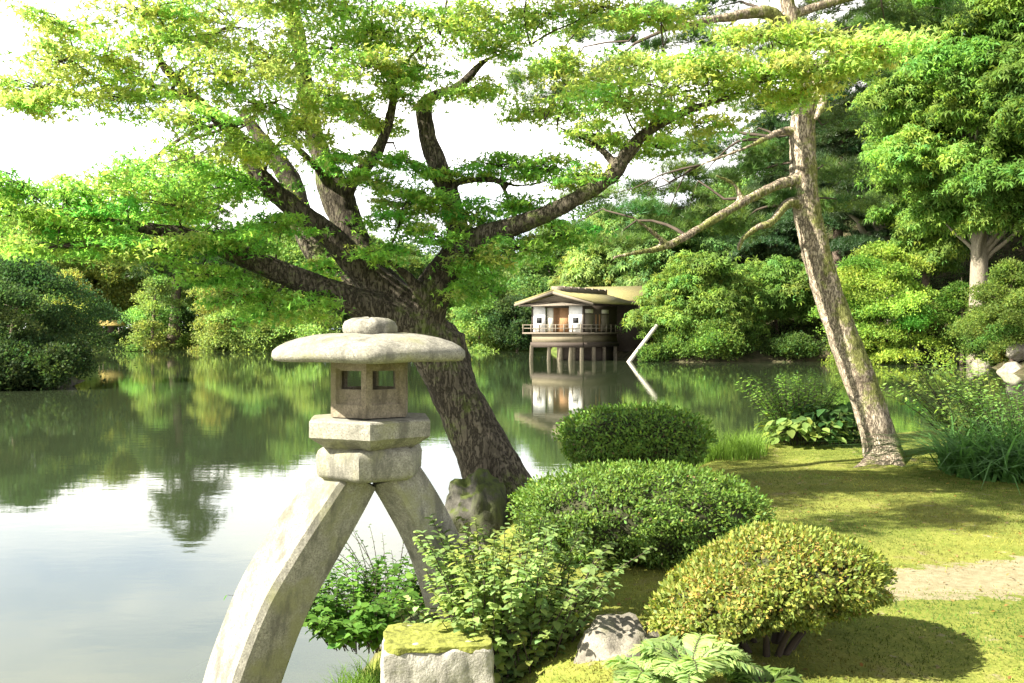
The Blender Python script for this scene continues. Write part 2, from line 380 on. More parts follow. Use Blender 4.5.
# under water: mud, then fade to dull grass far away
gz = nt.nodes.new('ShaderNodeSeparateXYZ'); nt.links.new(v, gz.inputs[0])
c = mix(nt, ramp(nt, gz.outputs['Z'], [(.0, 1.0), (.03, 0.0)]), c, (.10, .095, .05))
nt.links.new(c, b.inputs['Base Color']); b.inputs['Roughness'].default_value = 1; b.inputs['Specular IOR Level'].default_value = .05
bump(nt, b, mix(nt, .5, n2, n3), .8, .03)
M['ground'] = m
tag(gm.build('ground', M['ground'], smooth=True), kind='structure')

m, nt, b, out = newmat('pond_water')
v = coords(nt, (1, 1.9, 1)); w1 = noise(nt, v, 1.6, 4, .55); w2 = noise(nt, v, .35, 2)
bn = N(nt, 'ShaderNodeBump', Strength=.045, Distance=.05); nt.links.new(mix(nt, .35, w1, w2), bn.inputs['Height'])
gl = nt.nodes.new('ShaderNodeBsdfGlossy'); gl.inputs['Roughness'].default_value = .015; gl.inputs['Color'].default_value = (.97, .99, .97, 1)
fr = N(nt, 'ShaderNodeFresnel', IOR=1.52)
df = nt.nodes.new('ShaderNodeBsdfDiffuse'); df.inputs['Color'].default_value = (.068, .094, .045, 1)
tr = nt.nodes.new('ShaderNodeBsdfTransparent'); tr.inputs['Color'].default_value = (.80, .84, .70, 1)
m1 = nt.nodes.new('ShaderNodeMixShader'); m1.inputs[0].default_value = .36
m2 = nt.nodes.new('ShaderNodeMixShader')
for nn in (gl, fr): nt.links.new(bn.outputs[0], nn.inputs['Normal'])
nt.links.new(tr.outputs[0], m1.inputs[1]); nt.links.new(df.outputs[0], m1.inputs[2])
nt.links.new(fr.outputs[0], m2.inputs[0]); nt.links.new(m1.outputs[0], m2.inputs[1]); nt.links.new(gl.outputs[0], m2.inputs[2])
nt.links.new(m2.outputs[0], out.inputs[0]); nt.nodes.remove(b)
tag(MB().add([(-66, -3, 0), (40, -3, 0), (40, 122, 0), (-66, 122, 0)], [(0, 1, 2, 3)]).build('pond_water', m), kind='structure')

# ------------------------------------------------------------------ rocks
def ico(sub):
    import bmesh
    bm = bmesh.new(); bmesh.ops.create_icosphere(bm, subdivisions=sub, radius=1)
    bm.verts.ensure_lookup_table()
    v = np.array([tuple(x.co) for x in bm.verts]); f = np.array([[q.index for q in fc.verts] for fc in bm.faces]); bm.free()
    return v, f
ICO4 = ico(4); ICO3 = ico(3); ICO5 = ico(5)
def rock_verts(seed, size, cuts=11, rough=.05, src=None):
    g = np.random.default_rng(seed); v, f = src or ICO4
    pl = unit(g.normal(size=(cuts, 3))); d = .62 + .3 * g.random(cuts)
    k = v @ pl.T; s = np.min(np.where(k > 1e-3, d / np.maximum(k, 1e-3), 9), axis=1); r = np.minimum(1.0, s)
    r = r * (1 + rough * np.array([mnoise.fractal(Vector(tuple(p * 2.2 + seed)), 1.0, 2.0, 4) for p in v]))
    return v * r[:, None] * np.array(size), f
def boulder(name, loc, size, seed, mat, label, group=None, rz=0, cat='rock', rough=.06):
    vv, f = rock_verts(seed, size, rough=rough)
    o = MB().add(vv, f).build(name, mat, smooth=True); o.location = loc; o.rotation_euler = (0, 0, rz)
    return tag(o, label, cat, group)

# ------------------------------------------------------------------ stone lantern
LD = 5.75; LPX = LD / FPX
lx = (370 - 512) * LPX
def lz(py): return P(370, py, LD).z
lantern = tag(empty('stone_lantern', (lx, LD, 0)), 'tall two-legged granite lantern standing in the pond edge with wide round hat', 'stone lantern')
def ringform(rings, nseg=72, sides=6, rot=0.0, soft=.0):
    """stacked hexagonal rings (r, z, roundness 0..1 of its corners)"""
    mb = MB(); vs = []
    a = np.linspace(0, 2 * math.pi, nseg, endpoint=False)
    for r, z, k in rings:
        t = (a % (2 * math.pi / sides)) - math.pi / sides
        hexr = math.cos(math.pi / sides) / np.cos(t)
        rr = r * (hexr * (1 - k) + k)
        rr = rr * (1 + soft * np.array([mnoise.noise((math.cos(q) * 1.7, math.sin(q) * 1.7, z * 6)) for q in a]))
        vs.append(np.stack([np.cos(a + rot) * rr, np.sin(a + rot) * rr, np.full(nseg, z) + soft * .3 * np.array([mnoise.noise((math.cos(q) * 2, math.sin(q) * 2, 7.7)) for q in a])], 1))
    n = len(rings); v = np.concatenate(vs + [[[0, 0, rings[0][1]]], [[0, 0, rings[-1][1]]]])
    i0 = np.arange(n - 1)[:, None] * nseg; k = np.arange(nseg)[None]; k1 = (k + 1) % nseg
    mb.add(v, np.stack([i0 + k, i0 + k1, i0 + nseg + k1, i0 + nseg + k], -1).reshape(-1, 4))
    k = np.arange(nseg); k1 = (k + 1) % nseg
    mb.f.append(np.stack([k1, k, np.full(nseg, n * nseg)], -1)); mb.f.append(np.stack([(n - 1) * nseg + k, (n - 1) * nseg + k1, np.full(nseg, n * nseg + 1)], -1))
    mb.c += [np.ones((nseg, 3))] * 2
    return mb
def autosmooth(o, ang=35):
    bpy_me = o.data
    bpy_me.polygons.foreach_set('use_smooth', np.ones(len(bpy_me.polygons), dtype=bool))
    import bmesh
    bm = bmesh.new(); bm.from_mesh(bpy_me)
    for ed in bm.edges:
        if len(ed.link_faces) == 2 and ed.calc_face_angle(0) > R(ang): ed.smooth = False
    bm.to_mesh(bpy_me); bm.free()
HEXROT = R(-90 + 3)
u = LPX
# finial: flattened cushion stone
z0, z1 = lz(336) - .01, lz(318)
fin = [(.30, 0), (.72, .0), (.9, .1), (1.0, .35), (1.0, .6), (.92, .82), (.7, .96), (.4, 1.0), (.15, 1.0)]
o = ringform([(27 * u * r, z0 + (z1 - z0) * t, 1) for r, t in fin], soft=.05).build('finial', M['granite'], lantern, smooth=True)
# hat
ze, zt = lz(356) - .025, lz(333.5)
h = zt - ze
hat = [(.30, .0, .7), (.80, .0, .45), (.93, .015, .4), (.975, .05, .4), (1.0, .20, .4), (.995, .38, .4), (.955, .52, .4), (.87, .68, .45), (.74, .83, .5), (.58, .94, .6), (.42, .99, .7), (.25, 1.0, .8)]
o = ringform([(102 * u * r, ze + h * t, k) for r, t, k in hat], rot=HEXROT + R(6), soft=.035).build('hat', M['granite'], lantern, smooth=True)
# fire box with a square opening in each of its six faces
zb0, zb1 = lz(415), ze + .012
rb = 42 * u; ap = rb * math.cos(R(30)); side = rb; th = .055
fb = MB()
hw, hz0, hz1_ = side * .30, zb0 + (zb1 - zb0) * .48, zb0 + (zb1 - zb0) * .80
rw, rz0, rz1 = side * .36, zb0 + (zb1 - zb0) * .22, zb0 + (zb1 - zb0) * .84
for k in range(6):
    a = HEXROT + R(30 + 60 * k); nrm = A(math.cos(a), math.sin(a), 0); tg = A(-math.sin(a), math.cos(a), 0)
    def q(t, d, z): return nrm * d + tg * t + A(0, 0, z)
    s2 = side * .5; s3 = (ap - th) * math.tan(R(30)); D = ap; d1 = ap - .02; d2 = ap - th
    O = [q(-s2, D, zb0), q(s2, D, zb0), q(s2, D, zb1), q(-s2, D, zb1)]
    Rr = [q(-rw, D, rz0), q(rw, D, rz0), q(rw, D, rz1), q(-rw, D, rz1)]
    R2 = [q(-rw + .004, d1, rz0 + .004), q(rw - .004, d1, rz0 + .004), q(rw - .004, d1, rz1 - .004), q(-rw + .004, d1, rz1 - .004)]
    Hh = [q(-hw, d1, hz0), q(hw, d1, hz0), q(hw, d1, hz1_), q(-hw, d1, hz1_)]
    H2 = [q(-hw, d2, hz0), q(hw, d2, hz0), q(hw, d2, hz1_), q(-hw, d2, hz1_)]
    I = [q(-s3, d2, zb0), q(s3, d2, zb0), q(s3, d2, zb1), q(-s3, d2, zb1)]
    vv = O + Rr + R2 + Hh + H2 + I; ff = []
    for lay in range(5):
        for j in range(4):
            j1 = (j + 1) % 4; ff.append((lay * 4 + j, lay * 4 + j1, lay * 4 + 4 + j1, lay * 4 + 4 + j))
    fb.add(vv, ff)
fb.build('fire_box', M['granite_warm'], lantern)
# platform
zp0, zp1 = lz(447) + .012, lz(416.5)
hh = zp1 - zp0
o = ringform([(.20, zp0, 0), (48 * u, zp0, .03), (51 * u, zp0 + .01, .03), (65 * u, zp0 + hh * .36, .03), (67 * u, zp0 + hh * .41, .03), (67 * u, zp0 + hh * .93, .04), (65.4 * u, zp0 + hh * .985, .04), (61 * u, zp1, .05), (.1, zp1 + .004, 0)],
             nseg=96, rot=HEXROT + R(5), soft=.010).build('platform', M['granite'], lantern); autosmooth(o, 28)
# saddle block under the platform
zs0, zs1 = lz(476), zp0 + .004
hh = zs1 - zs0
o = ringform([(.2, zs0, .1), (48 * u, zs0, .06), (53.5 * u, zs0 + hh * .10, .06), (55 * u, zs0 + hh * .2, .06), (55.5 * u, zs0 + hh * .72, .06), (53 * u, zs0 + hh * .9, .06), (48 * u, zs1, .06), (.2, zs1 + .003, .1)],
             nseg=96, rot=HEXROT + R(-6), soft=.016).build('saddle_block', M['granite'], lantern); autosmooth(o, 40)
# legs: square in section, one corner ridge towards the front
def leg(pts, hw_, name='leg'):
    p, r = spline(pts, hw_, 6); n = len(p); mb = MB(); vs = []
    t = unit(np.gradient(p, axis=0)); w = A(0, 1, 0)
    for i in range(n):
        wv = w - t[i] * np.dot(w, t[i]); wv /= np.linalg.norm(wv); uu = np.cross(wv, t[i])
        ring = []
        cs = [(-1, -.10), (-.10, -1), (.10, -1), (1, -.10), (1, .10), (.10, 1), (-.10, 1), (-1, .10)]
        m_ = []
        for j in range(8):
            a0, a1 = np.array(cs[j]), np.array(cs[(j + 1) % 8]); m_ += [a0, a0 * .5 + a1 * .5] if j % 2 else [a0, a0 * .66 + a1 * .34, a0 * .34 + a1 * .66]
        for cx, cy in m_:
            jj = 1 + .022 * mnoise.noise(Vector((cx * 1.5 + p[i][0] * 3, cy * 1.5, p[i][2] * 3.5)))
            ring.append(p[i] + (uu * cx + wv * cy) * r[i] * jj)
        vs.append(ring)
    k = len(vs[0]); v = np.array(vs).reshape(-1, 3)
    i0 = np.arange(n - 1)[:, None] * k; kk = np.arange(k)[None]; k1 = (kk + 1) % k
    mb.add(v, np.stack([i0 + kk, i0 + k1, i0 + k + k1, i0 + k + kk], -1).reshape(-1, 4))
    for e0, rev in ((0, 1), ((n - 1) * k, 0)):
        mb.f.append(np.array([[e0 + j for j in (range(k) if not rev else range(k - 1, -1, -1))]])); mb.c.append(np.ones((1, 3)))
    o = mb.build(name, M['granite'], lantern); autosmooth(o, 22); return o
def LP(px, py, d): return P(px, py, d) - Vector((lx, LD, 0))
leg([LP(352, 472, LD - .02), LP(334, 499, LD - .04), LP(301, 550, LD - .08), LP(272, 602, LD - .13), LP(243, 680, LD - .2), LP(219, 775, LD - .28), LP(209, 840, LD - .32)], [.165, .185, .205, .212, .208, .20, .20])
leg([LP(393, 472, LD + .03), LP(406, 492, LD + .06), LP(424, 524, LD + .12), LP(439, 558, LD + .18), LP(456, 618, LD + .26), LP(466, 680, LD + .3)], [.145, .15, .155, .16, .165, .165])

# ------------------------------------------------------------------ generic plant builders
def twig_to(mb, a, b, r0, r1, sag=.06, seg=5):
    a = np.array(tuple(a)); b = np.array(tuple(b)); L = np.linalg.norm(b - a)
    m1 = a * .66 + b * .34 + rng.normal(size=3) * L * .06 + A(0, 0, L * sag); m2 = a * .33 + b * .67 + rng.normal(size=3) * L * .06 + A(0, 0, L * sag)
    mb.tube([a, m1, m2, b], [r0, r0 * .75 + r1 * .25, r0 * .4 + r1 * .6, r1], seg, sub=2)
def pad_spray(mb, tw, c, r, n, col, tmpl, size, limbs=None, tilt=.45, ns=6, flat=.35, shoots=True, colvar=.16, edge=None):
    """a layered foliage pad: ns smaller leaf sprays with their twigs"""
    c = np.array(tuple(c)); r = np.array(r)
    root = c.copy()
    if limbs is not None:
        d = np.linalg.norm(limbs[:, :3] - c + A(0, 0, .1), axis=1); k = int(np.argmin(d)); root = limbs[k, :3]
        if tw is not None and d[k] > .08: twig_to(tw, root, c, min(limbs[k, 3] * .55, .006 + .012 * d[k]), .004)
    for s in range(ns):
        dd = rdir(1)[0] * rng.random() ** .45; sc = c + dd * r * 1.0
        sr = r * np.array([.36, .36, flat]) * (.6 + .8 * rng.random())
        if tw is not None and shoots: twig_to(tw, c, sc, .006, .002, .02, 4)
        k = max(3, int(n / ns * (.5 + 1.0 * rng.random())))
        q = rng.normal(size=(k, 3)) * A(.55, .55, .45); pos = sc + q * sr
        drop = (q[:, 0] ** 2 + q[:, 1] ** 2); pos[:, 2] -= drop * r[2] * .22
        nr = A(0, 0, 1) + rng.normal(size=(k, 3)) * tilt; out = q.copy(); out[:, 2] = -.35
        cl = col * math.exp(rng.normal() * colvar) * (A(1, 1, 1) + A(.25, 0, 0) * rng.normal() * .6)
        if edge is not None and rng.random() < edge[1]: cl = cl * .4 + np.array(edge[0]) * .6
        place(mb, tmpl, pos, nr, size * (.75 + .5 * rng.random(k)), np.clip(cl, .004, .8), .16, head=out + rng.normal(size=(k, 3)) * .5)
def limbs_pts(limbs):
    out = []
    for pts, rad in limbs:
        p, r = spline(pts, rad, 5); out.append(np.concatenate([p, r[:, None]], 1))
    return np.concatenate(out)

# ------------------------------------------------------------------ the maple over the lantern
def build_tree_trunk(limbs, mat, parent, base, voxel=.022, disp=.02, seg=14):
    mb = MB()
    for pts, rad in limbs: mb.tube([Vector(tuple(q)) - base for q in pts], rad, seg, sub=4)
    o = mb.build('trunk', mat, parent, smooth=True)
    md = o.modifiers.new('merge', 'REMESH'); md.mode = 'VOXEL'; md.voxel_size = voxel; md.use_smooth_shade = True
    sm = o.modifiers.new('soften', 'SMOOTH'); sm.factor = .5; sm.iterations = 4
    tx = bpy.data.textures.new('bark_lumps', 'CLOUDS'); tx.noise_scale = .16; tx.noise_depth = 3
    dp = o.modifiers.new('lumps', 'DISPLACE'); dp.texture = tx; dp.strength = disp * 1.6; dp.mid_level = .62; dp.texture_coords = 'LOCAL'
    return o
MD = 9.5
px2m = MD / FPX
def limb(spec): return ([P(a, b_, d) for a, b_, d, r in spec], [r * .90 * d / FPX for a, b_, d, r in spec])
maple_limbs = [limb(s) for s in [
    [(512,520,9.5,48),(496,480,9.5,36),(475,434,9.5,30),(453,388,9.5,27),(431,348,9.5,26),(412,318,9.5,22)],
    [(466,420,9.6,24),(454,372,9.6,22),(446,335,9.6,22),(450,322,9.6,9)],
    [(430,345,9.5,26),(405,322,9.4,24),(362,305,9.25,18),(302,281,9.1,14),(242,256,9.0,12.5),(195,238,8.9,10),(150,228,8.8,7.5),(100,221,8.6,4.5),(55,216,8.5,2)],
    [(425,335,9.5,26),(398,302,9.5,22),(366,275,9.45,18),(335,241,9.4,14.5),(294,208,9.3,12.5),(263,180,9.2,11.5),(246,152,9.2,10),(228,126,9.1,9.5),(203,107,9.0,8),(178,82,8.9,6.5),(160,60,8.8,5),(150,20,8.7,3.5),(140,-20,8.6,2)],
    [(203,107,9.0,6),(150,84,8.7,4.5),(100,68,8.5,3),(60,52,8.4,1.5)],
    [(398,300,9.6,20),(366,262,9.75,18),(348,225,9.8,18),(334,188,9.85,19),(322,160,9.9,12),(311,120,9.95,10.5),(304,80,10,9.5),(299,40,10,9),(292,0,10,8.5),(285,-60,10,7),(280,-130,10,4)],
    [(340,205,9.8,11),(352,182,9.7,8.5),(372,160,9.6,8),(384,138,9.5,7),(392,108,9.4,6),(397,82,9.3,5),(412,55,9.2,3),(440,35,9.0,2)],
    [(397,85,9.3,4),(385,66,9.2,3),(372,40,9.1,1.8)],
    [(332,190,9.8,8),(318,170,9.6,5),(300,150,9.5,4),(285,138,9.4,2.5),(268,132,9.3,1.5)],
    [(420,330,9.8,20),(370,298,10.4,17),(326,262,10.9,16),(302,222,11.1,15),(290,180,11.2,13),(262,140,11.2,9),(240,110,11.2,5)],
    [(420,330,9.5,28),(430,298,9.45,23),(446,268,9.4,19),(468,245,9.3,15.5),(500,231,9.15,12.5),(540,217,9.0,10.5),(580,196,8.9,9.5),(612,175,8.8,9.5),(628,152,8.75,9),(650,130,8.7,7),(692,109,8.6,5),(735,95,8.5,4),(780,72,8.4,2.5),(830,55,8.3,1.5)],
    [(618,168,8.8,7),(600,148,8.9,4),(575,135,9.0,3),(545,120,9.0,1.5)],
    [(650,130,8.7,5),(660,105,8.7,3),(668,85,8.7,2)],
    [(450,262,9.5,16),(458,232,9.8,13),(450,200,9.9,13),(440,172,9.95,12),(428,138,10,10.5),(424,108,10,9.5),(433,96,10,7),(455,88,10,5),(470,76,9.9,5.5),(490,58,9.8,3),(530,45,9.6,2)],
    [(446,186,9.9,6),(465,181,9.8,4.5),(495,180,9.7,4),(520,186,9.6,3),(560,178,9.5,2)],
    [(500,182,9.7,3.5),(508,198,9.6,3),(508,216,9.55,2)],
    [(425,300,9.3,10),(412,282,9.2,7),(400,270,9.1,5),(385,258,9.0,3)],
]]
mbase = P(500, 492, MD)
maple = tag(empty('maple_tree', mbase), 'large spreading green maple leaning over the stone lantern', 'maple tree')
build_tree_trunk(maple_limbs, M['bark_maple'], maple, mbase, .024, .022)
ml = limbs_pts(maple_limbs[2:])
GREEN = A(.185, .30, .09); YEL = A(.34, .33, .12)
pads = [ # px, py, half width px, half height px, depth
 (40,88,48,13,8.6),(105,58,55,17,8.6),(30,104,38,9,8.3),(125,98,60,13,8.8),(182,38,60,20,8.8),(150,10,55,18,8.6),(232,26,58,20,9.2),(222,76,58,20,8.7),(262,104,52,18,9.1),
 (196,122,40,12,8.5),(330,48,48,20,9.5),(322,92,48,18,9.4),(382,34,58,18,9.2),(372,66,52,12,9.0),(442,24,58,17,9.1),(486,16,50,15,9.5),(545,14,52,14,9.3),(600,6,50,10,9.2),(492,50,38,8,9.6),(425,68,34,8,9.4),
 (402,96,30,6,9.2),(468,92,42,8,9.9),(60,62,30,12,8.2),(270,60,45,18,9.4),
 (190,160,58,18,9.0),(122,184,58,18,8.7),(62,198,58,15,8.6),(18,184,40,12,8.5),(18,214,42,16,8.4),(100,222,66,18,8.6),(182,206,58,18,8.7),(250,184,48,16,8.9),(256,148,45,14,8.8),(300,128,38,14,9.1),
 (230,236,58,16,8.8),(160,250,60,14,8.6),(58,246,60,14,8.5),(285,222,38,12,8.9),(215,180,50,18,10.2),(150,215,60,18,10.4),(80,215,60,18,10.6),(30,240,50,14,10.4),(140,170,40,14,10.4),
 (268,312,48,17,8.9),(236,296,38,12,8.8),(312,304,30,14,8.8),(200,272,40,10,8.9),(330,268,26,12,9.9),
 (398,216,38,15,9.2),(432,236,34,13,9.1),(382,252,28,12,9.0),(372,182,30,9,9.2),(412,196,38,8,9.4),(345,160,30,9,9.3),(400,160,22,6,9.2),(375,120,30,8,9.2),(350,105,28,10,9.3),
 (442,172,32,6,9.5),(500,166,42,9,9.6),(548,170,48,11,9.5),(515,204,38,9,9.5),(470,216,46,12,9.4),(445,205,30,8,9.2),(585,176,36,9,9.2),
 (572,88,52,18,8.9),(620,102,56,21,8.7),(672,92,56,21,8.6),(722,78,56,17,8.5),(642,66,52,14,8.8),(600,136,42,9,9.0),(652,146,46,10,9.0),(692,124,46,10,8.8),(546,110,40,12,9.1),(560,66,36,10,9.2),
 (762,76,56,15,8.4),(806,62,56,13,8.3),(848,60,48,10,8.3),(884,46,34,7,8.2),(782,96,48,9,8.6),(768,36,46,6,8.5),(826,36,56,8,8.4),(700,60,45,10,8.4),
 (520,248,40,14,9.1),(482,262,36,14,9.3),(560,236,38,12,9.0),(470,292,30,12,9.6),
 (350,10,50,16,9.3),(290,5,45,16,9.6),(60,25,28,8,8.2),(660,20,45,8,9.0),
 # unseen part of the crown above the picture, its pads placed to shade the moss
 (60,-190,75,20,7.2),(165,-200,75,20,7.3),(255,-185,75,20,7.4),(340,-175,70,20,7.6),(110,-260,80,22,7.4),(230,-260,80,22,7.7),
 (120,-60,90,25,8.8),(260,-70,90,25,9.4),(400,-60,90,25,9.2),(530,-50,80,20,9.0),(200,-140,90,26,9.2),(460,-140,90,26,9.4),(-60,190,60,22,8.6),(640,-40,70,12,8.8),(200,-20,60,20,10.6),
]
crown = MB(); tw = MB()
for (px, py, wx, wy, d) in pads:
    d = d + rng.normal() * .12 - (.65 if px < 330 and py < 160 else 0); k = d / FPX; c = P(px, py, d)
    r = (wx * k * 1.12, max(.5, wx * k * 1.1), wy * k * 1.15)
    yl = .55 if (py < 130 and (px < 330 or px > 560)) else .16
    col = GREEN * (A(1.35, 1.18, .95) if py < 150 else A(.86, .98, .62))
    n = int(4000 * r[0] * r[1]) + 150
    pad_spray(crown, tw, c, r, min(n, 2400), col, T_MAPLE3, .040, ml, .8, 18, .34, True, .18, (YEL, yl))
crown.v = [vv - np.array(tuple(mbase)) for vv in crown.v]; tw.v = [vv - np.array(tuple(mbase)) for vv in tw.v]
crown.build('crown', M['maple_leaf'], maple, cols=True)
tw.build('twigs', M['twig'], maple, smooth=True)

# ------------------------------------------------------------------ the pine on the moss mound
PD = 12.3
pine_limbs = [limb(s) for s in [
    [(890,490,12.3,34),(886,466,12.3,24),(879,438,12.3,19.5),(868,402,12.3,18.5),(852,360,12.3,18),(838,322,12.3,17),(824,280,12.3,16.5),(813,240,12.3,16),(806,205,12.3,15.5),(803,165,12.3,15),(803,120,12.3,14),(807,85,12.3,12),(800,50,12.3,10),(790,15,12.3,9),(780,-40,12.3,7),(775,-110,12.3,4)],
    [(806,178,12.3,8.5),(780,184,12.1,6.5),(742,203,11.8,5.5),(700,228,11.5,5),(668,246,11.3,4.6),(640,252,11.1,4),(612,258,11,2.2)],
    [(806,206,12.3,7.5),(788,203,12.1,6),(772,222,11.9,5),(756,228,11.8,4.5),(742,240,11.7,3.5),(738,252,11.7,2)],
    [(804,90,12.3,10),(820,85,12.2,8),(822,105,12.0,6),(815,120,11.9,3)],
    [(800,50,12.3,9),(780,22,12.2,9),(765,12,12.1,8),(735,16,11.9,6),(700,22,11.7,4.5),(664,28,11.5,4),(640,18,11.4,3),(610,8,11.2,2)],
    [(805,70,12.3,7),(840,60,12.2,5),(875,52,12.1,3),(910,50,12,2)],
    [(804,130,12.3,6),(780,132,12.2,4.5),(750,146,12,3),(700,165,11.8,2)],
    [(668,246,11.3,4),(650,230,11.2,3),(630,215,11.1,2)],
    [(884,446,12.3,13),(868,466,12.0,10),(850,474,11.7,5)],[(888,446,12.2,13),(900,470,11.8,9),(914,478,11.5,4)],[(882,448,12.3,12),(884,474,11.8,9),(880,484,11.5,4)],[(888,446,12.4,13),(904,462,12.5,8),(922,464,12.6,4)],
    [(790,15,12.3,6),(840,0,12.4,5),(890,-10,12.5,3)],
    [(742,203,11.8,4),(735,185,11.8,3),(715,175,11.7,2)],
]]
pbase = P(886, 466, PD)
pine = tag(empty('pine_tree', pbase), 'leaning pine with pale moss-streaked trunk rooted in the moss mound', 'pine tree')
o = build_tree_trunk(pine_limbs, M['bark_pine'], pine, pbase, .026, .02)
pl_ = limbs_pts(pine_limbs[1:])
pnc = MB(); ptw = MB()
ppads = [(560,92,40,14,11.2),(530,78,20,12,11.2),(600,66,40,10,11.4),(600,196,44,12,11.2),(720,214,44,12,11.6),(560,232,34,10,11),(690,150,40,9,11.8),(770,70,40,10,12.2),(640,18,50,12,11.4),(690,42,52,12,11.6),(735,50,40,10,11.8),(610,30,40,8,11.4),
 (652,190,46,12,11.6),(700,178,52,14,11.8),(756,172,52,16,12),(640,212,50,12,11.2),(690,208,46,12,11.5),(740,150,46,10,12),(615,240,36,10,11.1),(660,228,40,10,11.2),
 (835,165,46,14,12.4),(842,200,40,12,12.4),(770,200,36,8,12),(740,232,32,9,11.7),(785,150,40,12,12.6),(830,120,40,10,12.8),
 (830,12,60,14,12.4),(885,34,50,14,12.2),(905,14,46,14,12.4),(860,80,40,10,12.3),(780,40,40,8,12.6),(760,110,36,10,12.4),(715,8,50,8,11.8),
 (800,-50,100,24,12.3),(880,-80,90,24,12.6),(700,-60,90,24,11.8),(780,-120,90,26,12.3)]
for (px, py, wx, wy, d) in ppads:
    d = d + (1.7 if px < 765 else .5); k = d / FPX; c = P(px, py, d); r = (wx * k, max(.4, wx * k * .9), wy * k)
    dark = 1.0 if px < 800 else .8
    pad_spray(pnc, ptw, c, r, int(480 * r[0] * r[1]) + 110, A(.085, .155, .038) * dark, T_TUFT, .135, pl_, .35, 8, .5, True, .2, (A(.13, .19, .03), .25))
pnc.v = [vv - np.array(tuple(pbase)) for vv in pnc.v]; ptw.v = [vv - np.array(tuple(pbase)) for vv in ptw.v]
pnc.build('crown', M['needle'], pine, cols=True); ptw.build('twigs', M['twig'], pine, smooth=True)

# ------------------------------------------------------------------ trees across the water
def far_tree(name, px, d, top, rad_px, col, kind, label, base_z=None, trunk_r=None, lean=0.0, low=.22, dens=1.0, cat='tree', group='trees around the pond', mat=None, leafsize=None, pale=False, blobs=None, ofs=0.0, flat=1.0, depth=None, tmpl=None):
    """one tree seen at pixel column px, d metres off, its top at pixel row top and its crown rad_px pixels wide each way"""
    k = d / FPX; x = (px - 512) * k; bz = hz1(x, d) if base_z is None else base_z
    Ht = P(px, top, d).z - bz; Rr = rad_px * k; ry = Rr * (depth or 1.0)
    root = tag(empty(name, (x, d, bz - .05)), label, cat, group)
    tr_ = trunk_r or max(.12, Ht * .022)
    tb = MB(); cb = MB(); ls = leafsize or max(.26, 4.4 * k)
    lx_ = lean * Ht
    def axis(t): return A(lx_ * math.sin(t * 1.5) + math.sin(t * 5 + px) * Rr * .05, math.cos(t * 4 + px) * Rr * .05, Ht * t)
    ts = [0, .12, .3, .5, .7, .92]
    tb.tube([axis(t) for t in ts], [tr_ * 1.35, tr_, tr_ * .85, tr_ * .65, tr_ * .4, tr_ * .12], 8, sub=3)
    if kind in ('broad', 'shrub'):
        nb = blobs or int(40 * dens)
        zc = Ht * (low + 1) / 2; rzz = Ht * (1 - low) / 2
        for i in range(nb):
            dv = rdir(1)[0]; rr = .42 + .46 * rng.random() ** .6
            c = axis((zc + dv[2] * rr * rzz) / Ht); c = c + A(dv[0] * Rr * rr, dv[1] * ry * rr, 0)
            br = Rr * (.17 + .15 * rng.random()) * (1.25 if kind == 'shrub' else 1)
            cb_ = col * math.exp(rng.normal() * .16) * (A(1, 1, 1) + A(.16, 0, 0) * rng.normal() * .5)
            for t_ in range(6):
                d2 = rdir(1)[0]; d2[2] = abs(d2[2]) * .8 if rng.random() < .8 else d2[2]
                tc_ = c + d2 * br * (.5 + .5 * rng.random()) * A(1.15, 1.15, .75)
                n = int(95 * (br / 1.0) ** 2 * (.3 / ls) ** 2) + 5
                g3 = rng.normal(size=(n, 3)) * A(.40, .40, .19 * flat) * br; g3[:, 2] -= (g3[:, 0] ** 2 + g3[:, 1] ** 2) / br * .35
                pos = tc_ + g3; nr = A(0, 0, .75) + d2 * .35 + rng.normal(size=(n, 3)) * .55
                place(cb, tmpl or T_CLUMP, pos, nr, ls * (.7 + .6 * rng.random(n)), cb_ * math.exp(rng.normal() * .14), .22)
            if i % 3 == 0 and kind == 'broad': twig_to(tb, axis(max(.12, (c[2] / Ht) * .62)), c, tr_ * .35, tr_ * .06, .03)
    else:
        npads = blobs or int(18 * dens)
        for i in range(npads):
            t = low + (1 - low) * (i + rng.random()) / npads; a = i * 2.4 + rng.random()
            env = math.sin(math.pi * min(1, max(.0, (t - low) / (1 - low) * .88 + .14))) ** .7 if kind == 'layer' else (1.05 - (t - low) / (1 - low)) ** .75
            rr = Rr * env * (.30 + .5 * rng.random()); ax = axis(t)
            c = ax + A(math.cos(a) * rr, math.sin(a) * rr * (depth or 1), 0)
            pr = Rr * (.30 + .22 * rng.random()) * (.55 + .45 * env)
            twig_to(tb, axis(max(.05, t - .06)), c, tr_ * .3, tr_ * .06, .05)
            n = int(620 * dens * (pr / 1.2) ** 2 * (.3 / ls) ** 2 / 3) + 26
            hub = rng.normal(size=(7, 3)) * A(.55, .55, .10) * pr; q = hub[rng.integers(0, 7, n)] + rng.normal(size=(n, 3)) * A(.30, .30, .045) * pr
            q[:, 2] -= (q[:, 0] ** 2 + q[:, 1] ** 2) / pr * .22; pos = c + q
            nr = A(0, 0, 1) + rng.normal(size=(n, 3)) * .65
            cl = col * math.exp(rng.normal() * .17) * (A(1, 1, 1) + A(.3, 0, 0) * rng.normal() * .5)
            place(cb, T_TUFT_FAR if kind == 'pine' else T_CLUMP, pos, nr, ls * (1.15 if kind == 'pine' else 1) * (.8 + .4 * rng.random(n)), cl, .18)
    tb.build('trunk', M['bark_pale'] if pale else M['bark_far'], root, smooth=True)
    cb.build('crown', mat or M['leaf'], root, cols=True)
    return root
